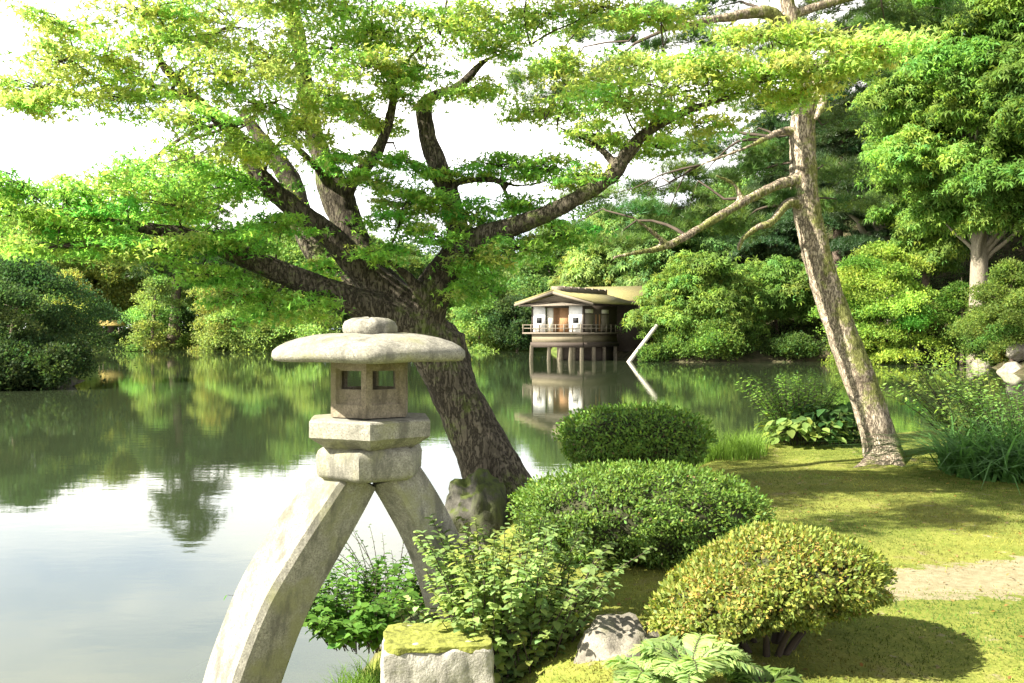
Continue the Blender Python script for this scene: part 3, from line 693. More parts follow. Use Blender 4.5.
LG = A(.17, .25, .068); MG = A(.12, .195, .058); DG = A(.045, .08, .028); YG = A(.25, .29, .08); PG = A(.04, .075, .022)
# left bay
far_tree('dark_tree', 16, 47, 256, 88, A(.045, .085, .028), 'layer', 'dark wide tree on the point at the left end of the pond', dens=1.1, low=.16, flat=.7)
far_tree('maple_tree', 40, 128, 206, 70, LG, 'broad', 'bright green maple rising behind the dark tree on the point', dens=1.2, low=.15)
far_tree('maple_tree', 112, 130, 210, 56, YG, 'broad', 'yellowish maple between the dark point and the leaning pine across the pond', dens=1.2, low=.18)
far_tree('pine_tree', 172, 117, 152, 56, A(.05, .085, .022), 'pine', 'tallest leaning pine on the far shore left of the lantern', lean=.09, low=.36, trunk_r=.62, dens=1.3, mat=M['needle'])
far_tree('broadleaf_tree', 228, 124, 216, 52, MG, 'broad', 'mid green rounded tree just right of the leaning far pine', dens=1.1, tmpl=T_DROOP, leafsize=.6, low=.16)
far_tree('broadleaf_tree', 288, 121, 226, 50, LG, 'broad', 'fresh green rounded tree on the far shore left of the lantern hat', dens=1.1, low=.1)
far_tree('young_maple', 252, 112, 292, 46, LG * 1.1, 'layer', 'low light green maple hanging over the far waterline left of the lantern', dens=1.2, low=.1)
far_tree('broadleaf_tree', 350, 126, 232, 48, MG, 'broad', 'green rounded tree seen behind the maple trunk fork', dens=1, tmpl=T_DROOP, leafsize=.6, low=.15)
far_tree('broadleaf_tree', 408, 124, 244, 44, MG * .9, 'broad', 'darker rounded tree seen under the big maple limb', dens=1, low=.15)
far_tree('layered_tree', 462, 122, 262, 40, LG * .9, 'layer', 'layered light tree on the far lawn right of the maple trunk', dens=1.3, low=.12)
far_tree('layered_tree', 505, 127, 238, 42, MG, 'layer', 'tall layered tree on the lawn left of the pavilion', dens=1.3, low=.12)
far_tree('broadleaf_tree', 556, 122, 222, 46, MG, 'broad', 'green tree directly behind the left end of the pavilion roof', dens=1.2, low=.1)
far_tree('broadleaf_tree', 516, 112, 292, 26, DG, 'broad', 'small dark tree beside the pavilion left corner', dens=1, low=.08)
far_tree('broadleaf_tree', 612, 105, 206, 52, LG, 'broad', 'bright green tree rising behind the pavilion ridge', dens=1.3, tmpl=T_DROOP, leafsize=.6, low=.1)
far_tree('broadleaf_tree', 668, 98, 196, 52, MG, 'broad', 'tall green tree behind the leaning prop log', dens=1.3, tmpl=T_DROOP, leafsize=.6, low=.1)
far_tree('low_maple', 70, 112, 270, 24, YG, 'layer', 'low yellow-green maple on the far shore just right of the dark point', dens=1.3, low=.05)
far_tree('low_maple', 154, 111.5, 276, 29, LG * 1.1, 'layer', 'low fresh green maple behind the clipped dark shrub', dens=1.1, low=.05)
far_tree('low_maple', 214, 111, 272, 30, YG * .9, 'layer', 'low yellowish maple at the foot of the leaning far pine', dens=1.3, low=.05)
far_tree('low_maple', 312, 112, 284, 38, LG * 1.1, 'layer', 'low fresh green maple seen just above the lantern hat', dens=1.1, low=.02)
far_tree('low_maple', 478, 113, 292, 30, LG, 'layer', 'low fresh green maple between the big trunk and the far lawn', dens=1.1, low=.05)
# by the pavilion and on the right hill
far_tree('shore_tree', 700, 79.5, 250, 57, A(.14, .22, .045), 'broad', 'dense leafy tree hanging over the water right of the pavilion', dens=2.0, tmpl=T_DROOP, leafsize=.46, low=-.05, depth=.7, base_z=.1)
far_tree('shore_tree', 775, 83, 262, 54, A(.105, .175, .035), 'broad', 'dense green tree over the tea house wall right of the prop log', dens=1.6, tmpl=T_DROOP, leafsize=.46, low=.2, depth=.7)
far_tree('pine_tree', 772, 98, 104, 54, A(.035, .07, .024), 'pine', 'dark pine rising above the tea house left of the mossy pine trunk', dens=1.6, low=.2, mat=M['needle'], trunk_r=.4)
far_tree('broadleaf_tree', 735, 104, 168, 58, MG * .9, 'broad', 'tall mid green tree above the tea house', dens=1.3, low=.1)
far_tree('pine_tree', 840, 88, 20, 64, A(.034, .068, .022), 'pine', 'dark tall pine behind the mossy pine trunk', dens=1.6, low=.3, mat=M['needle'], trunk_r=.5)
far_tree('young_maple', 880, 73, 243, 54, A(.18, .27, .045), 'layer', 'light green layered maple on the far bank right of the near pine trunk', dens=1.7, low=.16, flat=.6)
far_tree('cedar_tree', 886, 84, -40, 66, A(.025, .05, .015), 'pine', 'thick-trunked dark cedar above the light green layered maple', dens=1.5, low=.2, trunk_r=1.25, lean=-.02, mat=M['needle'], pale=True)
far_tree('broadleaf_tree', 985, 68, -60, 104, A(.14, .23, .045), 'broad', 'big bright broadleaf tree with pale trunk on the right hillside', dens=2.2, low=.27, tmpl=T_DROOP, leafsize=.50, trunk_r=.62, lean=-.02, pale=True)
far_tree('broadleaf_tree', 928, 80, 60, 58, A(.125, .21, .04), 'broad', 'fresh green broadleaf tree left of the pale hillside trunk', dens=1.8, low=.2, trunk_r=.3, tmpl=T_DROOP, leafsize=.5)
far_tree('broadleaf_tree', 1062, 62, 20, 80, A(.09, .155, .03), 'broad', 'broadleaf tree at the right edge above the rocks', dens=1.5, low=.3, tmpl=T_DROOP, leafsize=.46)
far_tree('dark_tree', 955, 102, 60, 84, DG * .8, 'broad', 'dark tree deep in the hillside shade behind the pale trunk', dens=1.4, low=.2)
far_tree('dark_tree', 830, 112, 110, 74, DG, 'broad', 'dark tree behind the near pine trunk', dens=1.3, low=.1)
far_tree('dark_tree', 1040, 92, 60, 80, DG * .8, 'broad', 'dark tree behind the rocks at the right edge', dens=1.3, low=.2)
far_tree('young_maple', 1012, 60, 262, 44, A(.10, .15, .03), 'layer', 'small layered maple above the shore rocks at the right', dens=1.4, low=.2)
# shrubs along the far shores
for (px, d, top, rp, col, lab) in [
    (30, 45.5, 338, 46, A(.035, .062, .02), 'dark shrub at the waterline of the left point'),
    (-30, 45, 330, 40, A(.035, .062, .02), 'dark shrub under the dark tree at the picture edge'),
    (654, 76.6, 346, 12, A(.08, .14, .03), 'low shrub at the waterline just right of the prop log'),
    (678, 77.2, 334, 18, A(.10, .17, .035), 'leafy shrub drooping to the water right of the prop log foot'),
    (712, 75.8, 322, 27, A(.11, .18, .035), 'leafy shrub drooping to the water under the dense tree'),
    (4, 42.3, 343, 34, A(.035, .062, .02), 'dark shrub hanging over the water at the left picture edge'),
    (48, 42.8, 347, 26, A(.04, .07, .022), 'dark shrub hanging over the tip of the left point'),
    (140, 115.5, 329, 15, A(.035, .06, .018), 'clipped dark green shrub left of the leaning far pine'),
    (64, 115, 336, 13, A(.10, .14, .03), 'light round shrub on the far shore beside the dark point'),
    (88, 116, 337, 13, A(.07, .11, .02), 'low green shrub left of the clipped dark shrub'),
    (118, 116, 339, 14, A(.05, .09, .02), 'low shrub against the clipped dark shrub'),
    (200, 115.5, 336, 17, A(.10, .16, .025), 'bright low shrub at the foot of the leaning far pine'),
    (486, 118, 336, 16, A(.09, .12, .03), 'low shrub on the far lawn right of the maple trunk'),
    (516, 119, 336, 18, A(.10, .13, .03), 'low shrub on the far lawn left of the pavilion'),
    (668, 78.5, 345, 9, A(.06, .10, .02), 'low leafy shrub at the foot of the prop log'),
    (725, 77.5, 334, 26, A(.05, .085, .018), 'low shrub spilling over the bank under the dense tree'),
    (790, 77.5, 338, 24, A(.045, .08, .018), 'low shrub spilling over the bank below the tea house'),
    (930, 78, 300, 20, A(.07, .10, .02), 'shrub on the slope above the shore rocks'),
    (962, 70, 268, 18, A(.07, .13, .02), 'fresh green shrub left of the pale hillside trunk foot'),
    (1014, 62, 332, 18, A(.14, .16, .03), 'mossy yellow-green mound of shrub above the right rocks'),
    (985, 66, 300, 20, A(.06, .10, .02), 'green shrub below the pale hillside trunk')]:
    far_tree('shore_shrub', px, d, top, rp, col, 'shrub', lab, low=.0, cat='shrub', group='shrubs along the shore', blobs=26, dens=1.5, flat=1.2, base_z=max(.0, hz1((px - 512) * d / FPX, d) - .1))
# the wood behind everything, one mass
wd = MB()
for i in range(150):
    ang = -36 + 72 * (i + rng.random()) / 150; d = 138 + 50 * rng.random(); x = d * math.tan(R(ang)); z = hz1(x, d)
    Hh_ = (11 if ang < 5 else 17) + 6 * rng.random(); rr = 4.5 + 2.5 * rng.random()
    tone = A(.04, .075, .018) * (.7 + .9 * rng.random())
    for b_ in range(9):
        dv = rdir(1)[0]; c = A(x, d, z + Hh_ * .5) + dv * A(rr * .7, rr * .7, Hh_ * .42); n = 70
        q = rdir(n); place(wd, T_CLUMP, c + q * A(2.3, 2.3, 1.8), q + A(0, 0, .8), .75 + .4 * rng.random(n), tone * math.exp(rng.normal() * .2), .2)
tag(wd.build('woods', M['leaf'], cols=True), 'dark green wood filling the background behind the pond', 'woods', kind='stuff')
# undergrowth on the right hillside, its shade put into the dark leaf colour
ug = MB()
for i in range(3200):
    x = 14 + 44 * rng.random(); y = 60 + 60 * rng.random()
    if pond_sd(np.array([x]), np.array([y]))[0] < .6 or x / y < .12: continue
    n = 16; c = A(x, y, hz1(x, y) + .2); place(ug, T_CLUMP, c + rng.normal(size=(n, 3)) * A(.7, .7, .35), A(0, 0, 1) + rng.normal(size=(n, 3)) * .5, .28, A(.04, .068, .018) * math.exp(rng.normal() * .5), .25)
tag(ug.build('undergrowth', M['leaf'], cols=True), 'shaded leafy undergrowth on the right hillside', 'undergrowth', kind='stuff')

# ------------------------------------------------------------------ pavilion on stilts
M['white_wall'] = plain('white_plaster', (.72, .70, .65), .8, .06, 5, .05)
M['dark_wood'] = plain('dark_wood', (.055, .042, .032), .8, .35, 9, .2, (1, 1, 6))
M['grey_wood'] = plain('grey_wood', (.15, .125, .092), .85, .3, 9, .2, (1, 1, 6))
M['brown_wood'] = plain('brown_wood', (.22, .12, .055), .7, .3, 9, .2, (1, 1, 6))
M['pale_wood'] = plain('pale_wood', (.26, .22, .16), .85, .25, 8, .2)
M['beige_plaster'] = plain('beige_plaster', (.15, .125, .08), .9, .15, 6, .1)
M['shingle'] = plain('mossy_shingle', (.17, .15, .062), .95, .35, 7, .5, (1, 4, 1))
M['shingle_dark'] = plain('dark_shingle', (.13, .11, .085), .95, .35, 9, .5)
M['paper'] = plain('paper_screen', (.50, .47, .38), .9, .1, 5, 0)
M['black'] = plain('black_lattice', (.012, .012, .012), .7, .2, 9, 0)
PV = 78.4
pav = tag(empty('pavilion', ((583 - 512) / FPX * PV, PV, 0), R(-30)), 'old wooden pavilion on stilts over the far water with white front panels', 'pavilion')
def bx(name, mat, *boxes, parent=pav):
    mb = MB()
    for q in boxes: mb.box(*q)
    return mb.build(name, mat, parent)
W, Ld = 4.5, 6.6
# stilts, a little crooked
for (x, y, dx, dy) in [(-4.55,-.1,.12,0),(-3.1,.2,.1,0),(-2.55,1.2,-.05,0),(-2.0,.1,.16,.1),(-1.5,1.4,.05,0),(-1.15,.2,.12,0),(-.1,0,.02,0),(-.1,2.2,0,0),(-.1,4.2,0,.0),(-.1,6.4,0,0),(-3.8,3.2,0,0),(-2.2,4.6,0,0),(-4.5,5.6,0,0)]:
    mb = MB(); mb.tube([(x - dx, y - dy, -1.2), (x, y, 1.2)], [.17, .15], 8, sub=1); mb.build('stilt', M['pale_wood'], pav, smooth=True)
bx('floor_beam', M['dark_wood'], (-W-.15,.05,-.16,-.02,1.05,1.45), (-W+.1,.1,.0,Ld,1.44,1.62) if False else (.02,.16,0,Ld,1.05,1.45), (-W-.15,-W,0,Ld,1.05,1.45))
bx('floor_skirt', M['beige_plaster'], (-W-.02,-.02,-.13,.10,1.46,2.1), (-.12,-.02,.12,Ld,1.46,2.1))
bx('veranda', M['grey_wood'], (-W-.8,.42,-.34,Ld+.2,2.12,2.24))
for x0, x1 in ((-W, -W+1.1), (-1.25, -.06)):
    w = bx('wall_panel', M['white_wall'], (x0, x1, .02, .12, 2.25, 4.35)); xm = (x0 + x1) / 2
    bx('window', M['black'], (xm-.24, xm+.24, -.02, .018, 3.0, 3.45), parent=w)
bx('corner_post', M['dark_wood'], (-.058,.05,-.01,.12,2.25,4.4)); bx('corner_post', M['dark_wood'], (-W-.12,-W-.004,-.01,.12,2.25,4.4))
bx('underfloor_shade', M['dark_wood'], (-3.6,-.3,3.4,6.4,-.5,1.04))  # added dark box, stands in for the shade between the stilts
bx('room_back', M['brown_wood'], (-W+.1,-.3,2.2,2.3,2.25,4.35))
bx('shoji', M['paper'], (-W+1.14,-W+1.72,.25,.29,2.3,4.2)); bx('door_panel', M['brown_wood'], (-2.2,-1.3,.25,.29,2.26,4.3)); bx('door_panel', M['brown_wood'], (-2.68,-2.24,.6,.64,2.26,4.3))
bx('low_table', M['brown_wood'], (-3.1,-2.3,1.0,1.5,2.62,2.72), (-3.05,-2.97,1.05,1.12,2.25,2.62), (-2.43,-2.35,1.05,1.12,2.25,2.62))
bx('lintel', M['dark_wood'], (-W+1.1,-1.25,.0,.12,4.2,4.36))
bx('side_wall', M['dark_wood'], (-.16,-.04,.15,Ld,2.25,4.4))
for y0, y1, mt in ((.4,1.9,'grey_wood'),(2.35,2.55,'brown_wood'),(3.0,3.25,'brown_wood'),(3.5,4.9,'grey_wood')):
    bx('side_screen', M[mt], (-.04,.0,y0,y1,2.35,3.7))
for y0, y1 in ((.45,1.85),(3.55,4.85)): bx('transom', M['paper'], (-.04,.0,y0,y1,3.78,4.1))
rl = MB()
for zz in (2.55, 2.82): rl.box(-W-.78, .40, -.31, -.25, zz, zz + .055); rl.box(.34, .40, -.2, Ld, zz, zz + .055); rl.box(-W-.78, -W-.72, -.2, Ld, zz, zz + .055)
for i in range(8): rl.box(-W-.785 + .745 * i, -W-.715 + .745 * i, -.335, -.235, 2.25, 2.9)
for i in range(1, 8): rl.box(.325, .415, -.3 + .95 * i, -.24 + .95 * i, 2.25, 2.9)
rl.build('railing', M['grey_wood'], pav)
def slab(mb, a, b_, c, d, t):
    a, b_, c, d = [np.array(q, float) for q in (a, b_, c, d)]; n = unit(np.cross(b_ - a, d - a)) * t
    v = [a, b_, c, d, a - n, b_ - n, c - n, d - n]
    mb.add(v, [(0,1,2,3),(7,6,5,4),(0,4,5,1),(1,5,6,2),(2,6,7,3),(3,7,4,0)])
xm, zr, yf, yb = -W/2, 5.5, -.75, 8.2
rf = MB(); slab(rf, (xm,yf,zr), (1.25,yf,4.52), (1.25,yb,4.52), (xm,yb,zr), -.16); slab(rf, (-W-1.25,yf,4.52), (xm,yf,zr), (xm,yb,zr), (-W-1.25,yb,4.52), -.16)
roof = rf.build('roof', M['shingle'], pav)
bb = MB(); slab(bb, (xm,yf-.05,zr+.02), (1.27,yf-.05,4.54), (1.27,yf-.05,4.34), (xm,yf-.05,zr-.2), .06); slab(bb, (-W-1.27,yf-.05,4.54), (xm,yf-.05,zr+.02), (xm,yf-.05,zr-.2), (-W-1.27,yf-.05,4.34), .06)
bb.build('barge_board', M['grey_wood'], roof)
gb = MB(); gb.add([(-W-.3,-.25,4.55),(.3,-.25,4.55),(xm,-.25,5.25),(-W-.3,-.15,4.55),(.3,-.15,4.55),(xm,-.15,5.25)], [(0,1,4,3)]); gb.f.append(np.array([[0,2,1]])); gb.c.append(np.ones((1,3))); gb.f.append(np.array([[3,4,5]])); gb.c.append(np.ones((1,3)))
gb.build('gable', M['grey_wood'], pav)
ev = MB(); slab(ev, (-W-1.0,-.62,4.40), (1.0,-.62,4.40), (.7,-.2,4.66), (-W-.7,-.2,4.66), .1); ev.build('pent_roof', M['shingle_dark'], pav)
rc = MB(); rc.box(xm-.42,xm+.42,yf+.5,yb+.4,zr-.1,zr+.42)
for i in range(7): rc.tube([(xm-.62,yf+.9+i*1.3,zr+.36),(xm+.62,yf+.9+i*1.3,zr+.36)], [.09,.09], 6, sub=1)
rc.build('ridge_cap', M['shingle_dark'], roof)
bx('annex', M['dark_wood'], (-4.6,1.2,8.3,12.5,.6,4.9)); an = MB(); slab(an, (-4.9,8.45,5.0), (1.9,8.45,5.0), (1.9,10.6,6.3), (-4.9,10.6,6.3), .2); slab(an, (1.9,12.9,5.0), (-4.9,12.9,5.0), (-4.9,10.6,6.3), (1.9,10.6,6.3), .2)
an.build('annex_roof', M['shingle'], pav)
# prop log
mb = MB(); a_ = P(626, 366, 76.5); b_ = P(657, 325, 77); mb.tube([a_ + (a_ - b_) * .25, a_, b_], [.17, .17, .15], 8, sub=1)
tag(mb.build('prop_log', plain('bleached_wood', (.40, .37, .31), .85, .15, 6, .2), smooth=True), 'pale straight log leaning out of the water beside the pavilion', 'log')
# tea house half hidden in the trees
th_ = tag(empty('tea_house', ((745 - 512) / FPX * 90, 90, hz1((745-512)/FPX*90, 90)), R(-8)), 'low brown tea house half hidden by trees right of the pavilion', 'house')
mb = MB(); mb.box(-5.5,6,0,5,0,2.6); mb.build('wall', M['brown_wood'], th_)
mb = MB(); slab(mb, (-6.2,-.9,2.5), (6.7,-.9,2.5), (6.7,2.5,4.1), (-6.2,2.5,4.1), .2); slab(mb, (6.7,5.9,2.5), (-6.2,5.9,2.5), (-6.2,2.5,4.1), (6.7,2.5,4.1), .2); mb.build('roof', M['pale_wood'], th_)
for x in (-4.5, -1.5, 2.2, 4.3):
    mb = MB(); mb.box(x,x+1.1,-.04,-.0,.5,2.0); mb.build('window', M['paper'], th_)
for i, (px, w_) in enumerate([(772, .9), (783, 1.0)]):
    pass
# straw-coloured low shelter on the far left lawn
sx = (110 - 512) / FPX * 121
sh = tag(empty('low_shelter', (sx, 121, hz1(sx, 121))), 'small straw-topped shelter on the far lawn behind the clipped shrub', 'shelter')
mb = MB(); slab(mb, (-1.5,-.5,2.0),(1.5,-.5,2.0),(1.3,.3,2.6),(-1.3,.3,2.6),.12); slab(mb, (1.5,1.1,2.0),(-1.5,1.1,2.0),(-1.3,.3,2.6),(1.3,.3,2.6),.12); mb.build('roof', plain('straw', (.5,.38,.12), .9, .25, 12, .3), sh)
for x in (-1.25, 1.15):
    for y in (-.3, .8): mb = MB(); mb.box(x,x+.1,y,y+.1,-.1,2.05); mb.build('post', M['grey_wood'], sh)

# ------------------------------------------------------------------ rocks along the shores
k = 0
for (px, py, d, s, mat, lab) in [
    (985,366,66,(1.1,.8,.55),'rock_pale','pale rounded rock at the waterline right of the light maple'),
    (1012,372,58,(1.1,.8,.6),'rock_pale','largest pale rock at the right end of the shore'),
    (958,358,72,(1.6,1.0,.7),'rock','grey low rock left of the pale shore rocks'),
    (935,354,75,(1.3,.9,.8),'rock','dark rock on the shore below the slope shrub'),
    (1020,352,60,(.9,.7,.7),'rock_pale','pale upright rock above the waterline at the right edge'),
    (905,352,77,(1.8,1.0,.9),'rock','long dark rock under the light green maple'),
    (975,344,70,(1.1,.8,.7),'rock_pale','small pale rock set in the slope above the shore'),
    (915,330,78,(1.2,.8,.8),'rock_pale','sandy coloured rock on the slope below the shrub'),
    (860,356,78,(1.6,1.0,.7),'rock','dark waterline rock right of the near pine trunk'),
    (87,350,113,(1.9,1.0,.45),'rock_pale','flat pale stone at the far shore beside the dark point'),
    (60,384,44.5,(.9,.7,.5),'rock','dark rock at the tip of the left point'),
    (330,348,114,(2.6,1.2,.8),'rock','dark rock at the far waterline left of the lantern hat')]:
    k += 1; p = P(px, py, d); boulder('shore_rock', (p.x, p.y, p.z), s, 40 + k, M[mat], lab, 'rocks along the shores', rz=k * .7)
boulder('boulder', P(474, 520, 8.9), (.30, .34, .44), 5, M['rock'], 'dark mossy boulder at the foot of the leaning maple', cat='boulder', rough=.22)
boulder('boulder', P(624, 690, 4.95), (.27, .34, .36), 9, M['rock_pale'], 'pale rock face under the moss ledge beside the azalea', cat='boulder', rough=.2)
boulder('footing_stone', P(452, 640, 6.05), (.34, .3, .2), 12, M['rock'], 'stone under the short lantern leg in the shrub', cat='stone')
for i, (px, py, d, s) in enumerate([(196, 668, 7.35, (.34,.26,.13)), (236, 676, 7.0, (.3,.22,.15)), (170, 690, 7.0, (.36,.24,.13)), (232, 648, 8.0, (.36,.24,.12)), (318, 640, 7.9, (.34,.28,.12)), (345, 668, 7.2, (.3,.24,.14))]):
    p = P(px, py, d); boulder('sunken_stone', (p.x, p.y, -.15), s, 60 + i, M['block'], ['submerged flat stone left of the long lantern leg', 'submerged stone against the long lantern leg', 'submerged stone at the bottom edge left of the leg', 'farther submerged stone behind the long lantern leg', 'submerged stone between the lantern legs', 'submerged stone beside the square block'][i], 'submerged stones by the lantern', rz=i * 1.1, cat='stone', rough=.03)
# squared stone block with moss cap
bc = P(437, 640, 5.0)
blk = tag(empty('stone_block', (bc.x, bc.y, .2), R(6)), 'squared rough-hewn stone block with a yellow-green moss top', 'stone block')
def rough_box(sx, sy, z0, z1, amp, n=26, taper=.0, fr=9):
    mb = MB(); v, f = [], []
    faces = []
    lin = np.linspace(-1, 1, n)
    for ax in range(3):
        for sg in (-1, 1):
            a, b_ = np.meshgrid(lin, lin); c = np.full_like(a, sg); p = np.stack([[c, a, b_], [a, c, b_], [a, b_, c]][ax], -1).reshape(-1, 3)
            ix = (np.arange(n - 1)[:, None] * n + np.arange(n - 1)[None]).ravel(); q = np.stack([ix, ix + 1, ix + n + 1, ix + n], -1)
            if (sg > 0) == (ax == 1): q = q[:, ::-1]
            rnd = p / np.maximum(1e-6, (np.abs(p) ** 14).sum(1) ** (1 / 14))[:, None]
            w = rnd * A(sx, sy, (z1 - z0) / 2) + A(0, 0, (z0 + z1) / 2)
            dn = np.array([mnoise.fractal(Vector(tuple(t * fr)), .9, 2.1, 4) for t in w]); w = w + unit(rnd) * (dn * amp)[:, None]
            mb.add(w, q)
    return mb
rough_box(.275, .22, .0, .845, .020).build('block', M['block'], blk, smooth=True)
mm = rough_box(.262, .205, .828, .856, .016, 26, fr=14)
cap = mm.build('moss_cap', M['moss'], blk, smooth=True)

# ------------------------------------------------------------------ clipped bushes
def bush(name, cx, cy, rx, ry, zb, zt, col, label, leaf, n, skew=0.0, cat='bush', flat=2.6, lump=.06, tips=None, trunk=True, under=.25, tmpl=T_LEAF, mat='clipped', tipamt=.0, grp=None, topy=None):
    root = tag(empty(name, (cx, cy, zb)), label, cat, grp)
    H = zt - zb
    def shape(d):
        k = (np.abs(d[:, 0]) ** flat + np.abs(d[:, 1]) ** flat + np.abs(d[:, 2]) ** flat) ** (-1 / flat); return d * k[:, None]
    core = MB(); v, f = ICO4
    zc = H * (.5 + under * .5); rz = H * (1 - under) / 2
    sv_ = shape(v) * A(rx, ry, rz) * .86 + A(0, 0, zc); sv_[:, 2] += skew * H * np.minimum(sv_[:, 0], 0) / rx; core.add(sv_, f); core.build('filler_core', M['bush_core_dark'], root, smooth=True)  # added solid dark core that stops the view through the leaves
    d = rdir(n); s = shape(d); sh = 1 - np.abs(rng.normal(size=(n, 1))) * .055
    lm = np.array([mnoise.fractal(Vector(tuple(q * 3.1)) + Vector((cx, cy, 0)), 1.0, 2.0, 3) for q in s])
    pos = s * sh * (1 + lump * lm)[:, None] * A(rx, ry, rz) + A(0, 0, zc)
    pos[:, 2] += skew * H * np.minimum(pos[:, 0], 0) / rx
    nr = unit(s / A(rx, ry, rz)) * .75 + rng.normal(size=(n, 3)) * .55 + A(0, 0, .25)
    hd = unit(s / A(rx, ry, rz)) + rng.normal(size=(n, 3)) * .6
    dp_ = np.abs(rng.normal(size=(n, 1))) * np.where(lm < -.12, .16, .04)[:, None]; pos = (pos - A(0, 0, zc)) * (1 - dp_) + A(0, 0, zc)
    c = np.repeat(np.array(col)[None], n, 0) * np.exp(lm * .55)[:, None]
    dead = rng.random(n) < .012; c[dead] = A(.16, .10, .05)
    if tips is not None:
        w = (rng.random(n) < tipamt * np.clip(.35 + s[:, 2], .1, 1))[:, None]; c = np.where(w, np.array(tips)[None], c)
    mb = MB(); place(mb, tmpl, pos, nr, leaf * (.7 + .6 * rng.random(n)), c, .22, head=hd)
    # stray shoots that break the clipped outline
    ns = n // 16; d = rdir(ns); d[:, 2] = np.abs(d[:, 2]); s = shape(d)
    pos = s * A(rx, ry, rz) * (1.0 + .11 * rng.random((ns, 1)) ** 2) + A(0, 0, zc); pos[:, 2] += skew * H * np.minimum(pos[:, 0], 0) / rx; place(mb, tmpl, pos, rdir(ns), leaf * 1.3, np.array(col) * 1.25, .2, head=s + A(0, 0, .5))
    mb.build('foliage', M[mat], root, cols=True)
    if trunk:
        tb = MB()
        for i in range(9):
            a = i * .7 + rng.random(); tb.tube([(math.cos(a) * rx * .12, math.sin(a) * ry * .12, -.05), (math.cos(a) * rx * .3, math.sin(a) * ry * .3, H * .2), (math.cos(a) * rx * .62, math.sin(a) * ry * .6, H * .5)], [.022, .016, .010], 6)
        tb.build('stems', M['twig'], root, smooth=True)
    return root
g1 = hz1(1.3, 10.6)
bush('clipped_bush', (634 - 512) / FPX * 10.6, 10.6, .77, .7, g1, P(630, 409, 10.5).z, (.085, .15, .024), 'round clipped green bush at the water edge behind the wider bush', .036, 26000, under=.12, grp='clipped bushes on the bank')
bush('clipped_bush', (640 - 512) / FPX * 7.5, 7.5, .90, .75, hz1(.95, 7.4) - .12, P(640, 471, 7.4).z, (.078, .13, .022), 'wide low dark green clipped bush between the maple and the azalea', .026, 64000, under=.05, flat=2.3, lump=.2, grp='clipped bushes on the bank')
bush('azalea_bush', (768 - 512) / FPX * 5.0, 5.0, .55, .50, .93, P(765, 540, 4.85).z, (.13, .155, .03), 'yellowish azalea bush with reddish tips on bare stems by the path', .023, 62000, skew=.38, under=.36, flat=2.2, lump=.20, tips=(.30, .22, .06), tipamt=.40, cat='azalea')

# ------------------------------------------------------------------ leafy plants
def stem_plant(name, base, label, cat, nst, length, spread, leaf, col, tmpl=T_BROAD, step=.045, rad=.15, up=1.0, pairs=True, leafmat='leaf', droop=.35, dirbias=(0, 0, 0), colvar=.2, stemc='twig', grp=None, yellow=None, tilt=.3):
    root = tag(empty(name, base), label, cat, grp); lf = MB(); st = MB()
    for i in range(nst):
        a = rng.random() * 6.283; rr = rad * math.sqrt(rng.random()); p0 = A(math.cos(a) * rr * (1 if np.isscalar(rad) else 1), math.sin(a) * rr, 0)
        d = unit(A(math.cos(a) * spread * rng.random(), math.sin(a) * spread * rng.random(), up) + A(*dirbias) + rng.normal(size=3) * .12)
        L = length * (.55 + .55 * rng.random()); out = A(d[0], d[1], 0)
        pts = [p0 + d * L * t + out * L * droop * t * t - A(0, 0, L * droop * .5 * t ** 3) for t in (0, .35, .7, 1)]
        st.tube(pts, [.005, .004, .003, .0015], 4, sub=2)
        sp, _ = spline(pts, [1] * 4, 8); nl = max(4, int(L / step)); ti = np.linspace(.15, 1, nl) * (len(sp) - 1)
        pos = np.array([sp[int(t)] * (1 - t % 1) + sp[min(len(sp) - 1, int(t) + 1)] * (t % 1) for t in ti])
        ax = unit(sp[-1] - sp[0]); cl = np.array(col) * math.exp(rng.normal() * colvar)
        if yellow is not None and rng.random() < .3: cl = cl * .5 + np.array(yellow) * .5
        for sgn in (1, -1) if pairs else (1,):
            ph = np.arange(nl) * (1.57 if pairs else 2.4) + rng.random() * 6 + (math.pi if sgn < 0 else 0)
            s1 = unit(np.cross(ax, A(.2, .1, 1) if abs(ax[2]) < .9 else A(1, 0, 0))); s2 = np.cross(ax, s1)
            hd = np.cos(ph)[:, None] * s1 + np.sin(ph)[:, None] * s2 + ax * .35 + rng.normal(size=(nl, 3)) * .2
            nr = A(0, 0, 1) + ax * .3 + rng.normal(size=(nl, 3)) * tilt
            place(lf, tmpl, pos, nr, leaf * (.7 + .5 * rng.random(nl)) * np.linspace(1.1, .75, nl), cl, .14, head=hd)
    st.build('stems', M[stemc], root, smooth=True); lf.build('leaves', M[leafmat], root, cols=True)
    return root
stem_plant('leafy_shrub', P(510, 690, 5.35), 'pale green leafy shrub with paired oval leaves behind the stone block', 'shrub', 170, 1.02, .34, .06, (.19, .27, .09), step=.044, rad=.27, yellow=(.22, .24, .05))
stem_plant('leafy_shrub', P(455, 645, 5.7), 'low leafy shrub around the short lantern leg', 'shrub', 60, .26, .6, .052, (.17, .24, .08), step=.044, rad=.28, yellow=(.2, .22, .05))
stem_plant('waterside_shrub', P(368, 640, 6.9), 'dark green shrub hanging over the water between the lantern legs', 'shrub', 190, .66, .8, .075, (.075, .155, .026), step=.034, rad=.30, droop=.5, pairs=False)
stem_plant('wispy_shrub', P(385, 600, 7.6), 'thin wispy shrub behind the waterside shrub', 'shrub', 16, .75, .9, .03, (.07, .12, .03), step=.05, rad=.15, pairs=False, dirbias=(-.3, 0, .2))
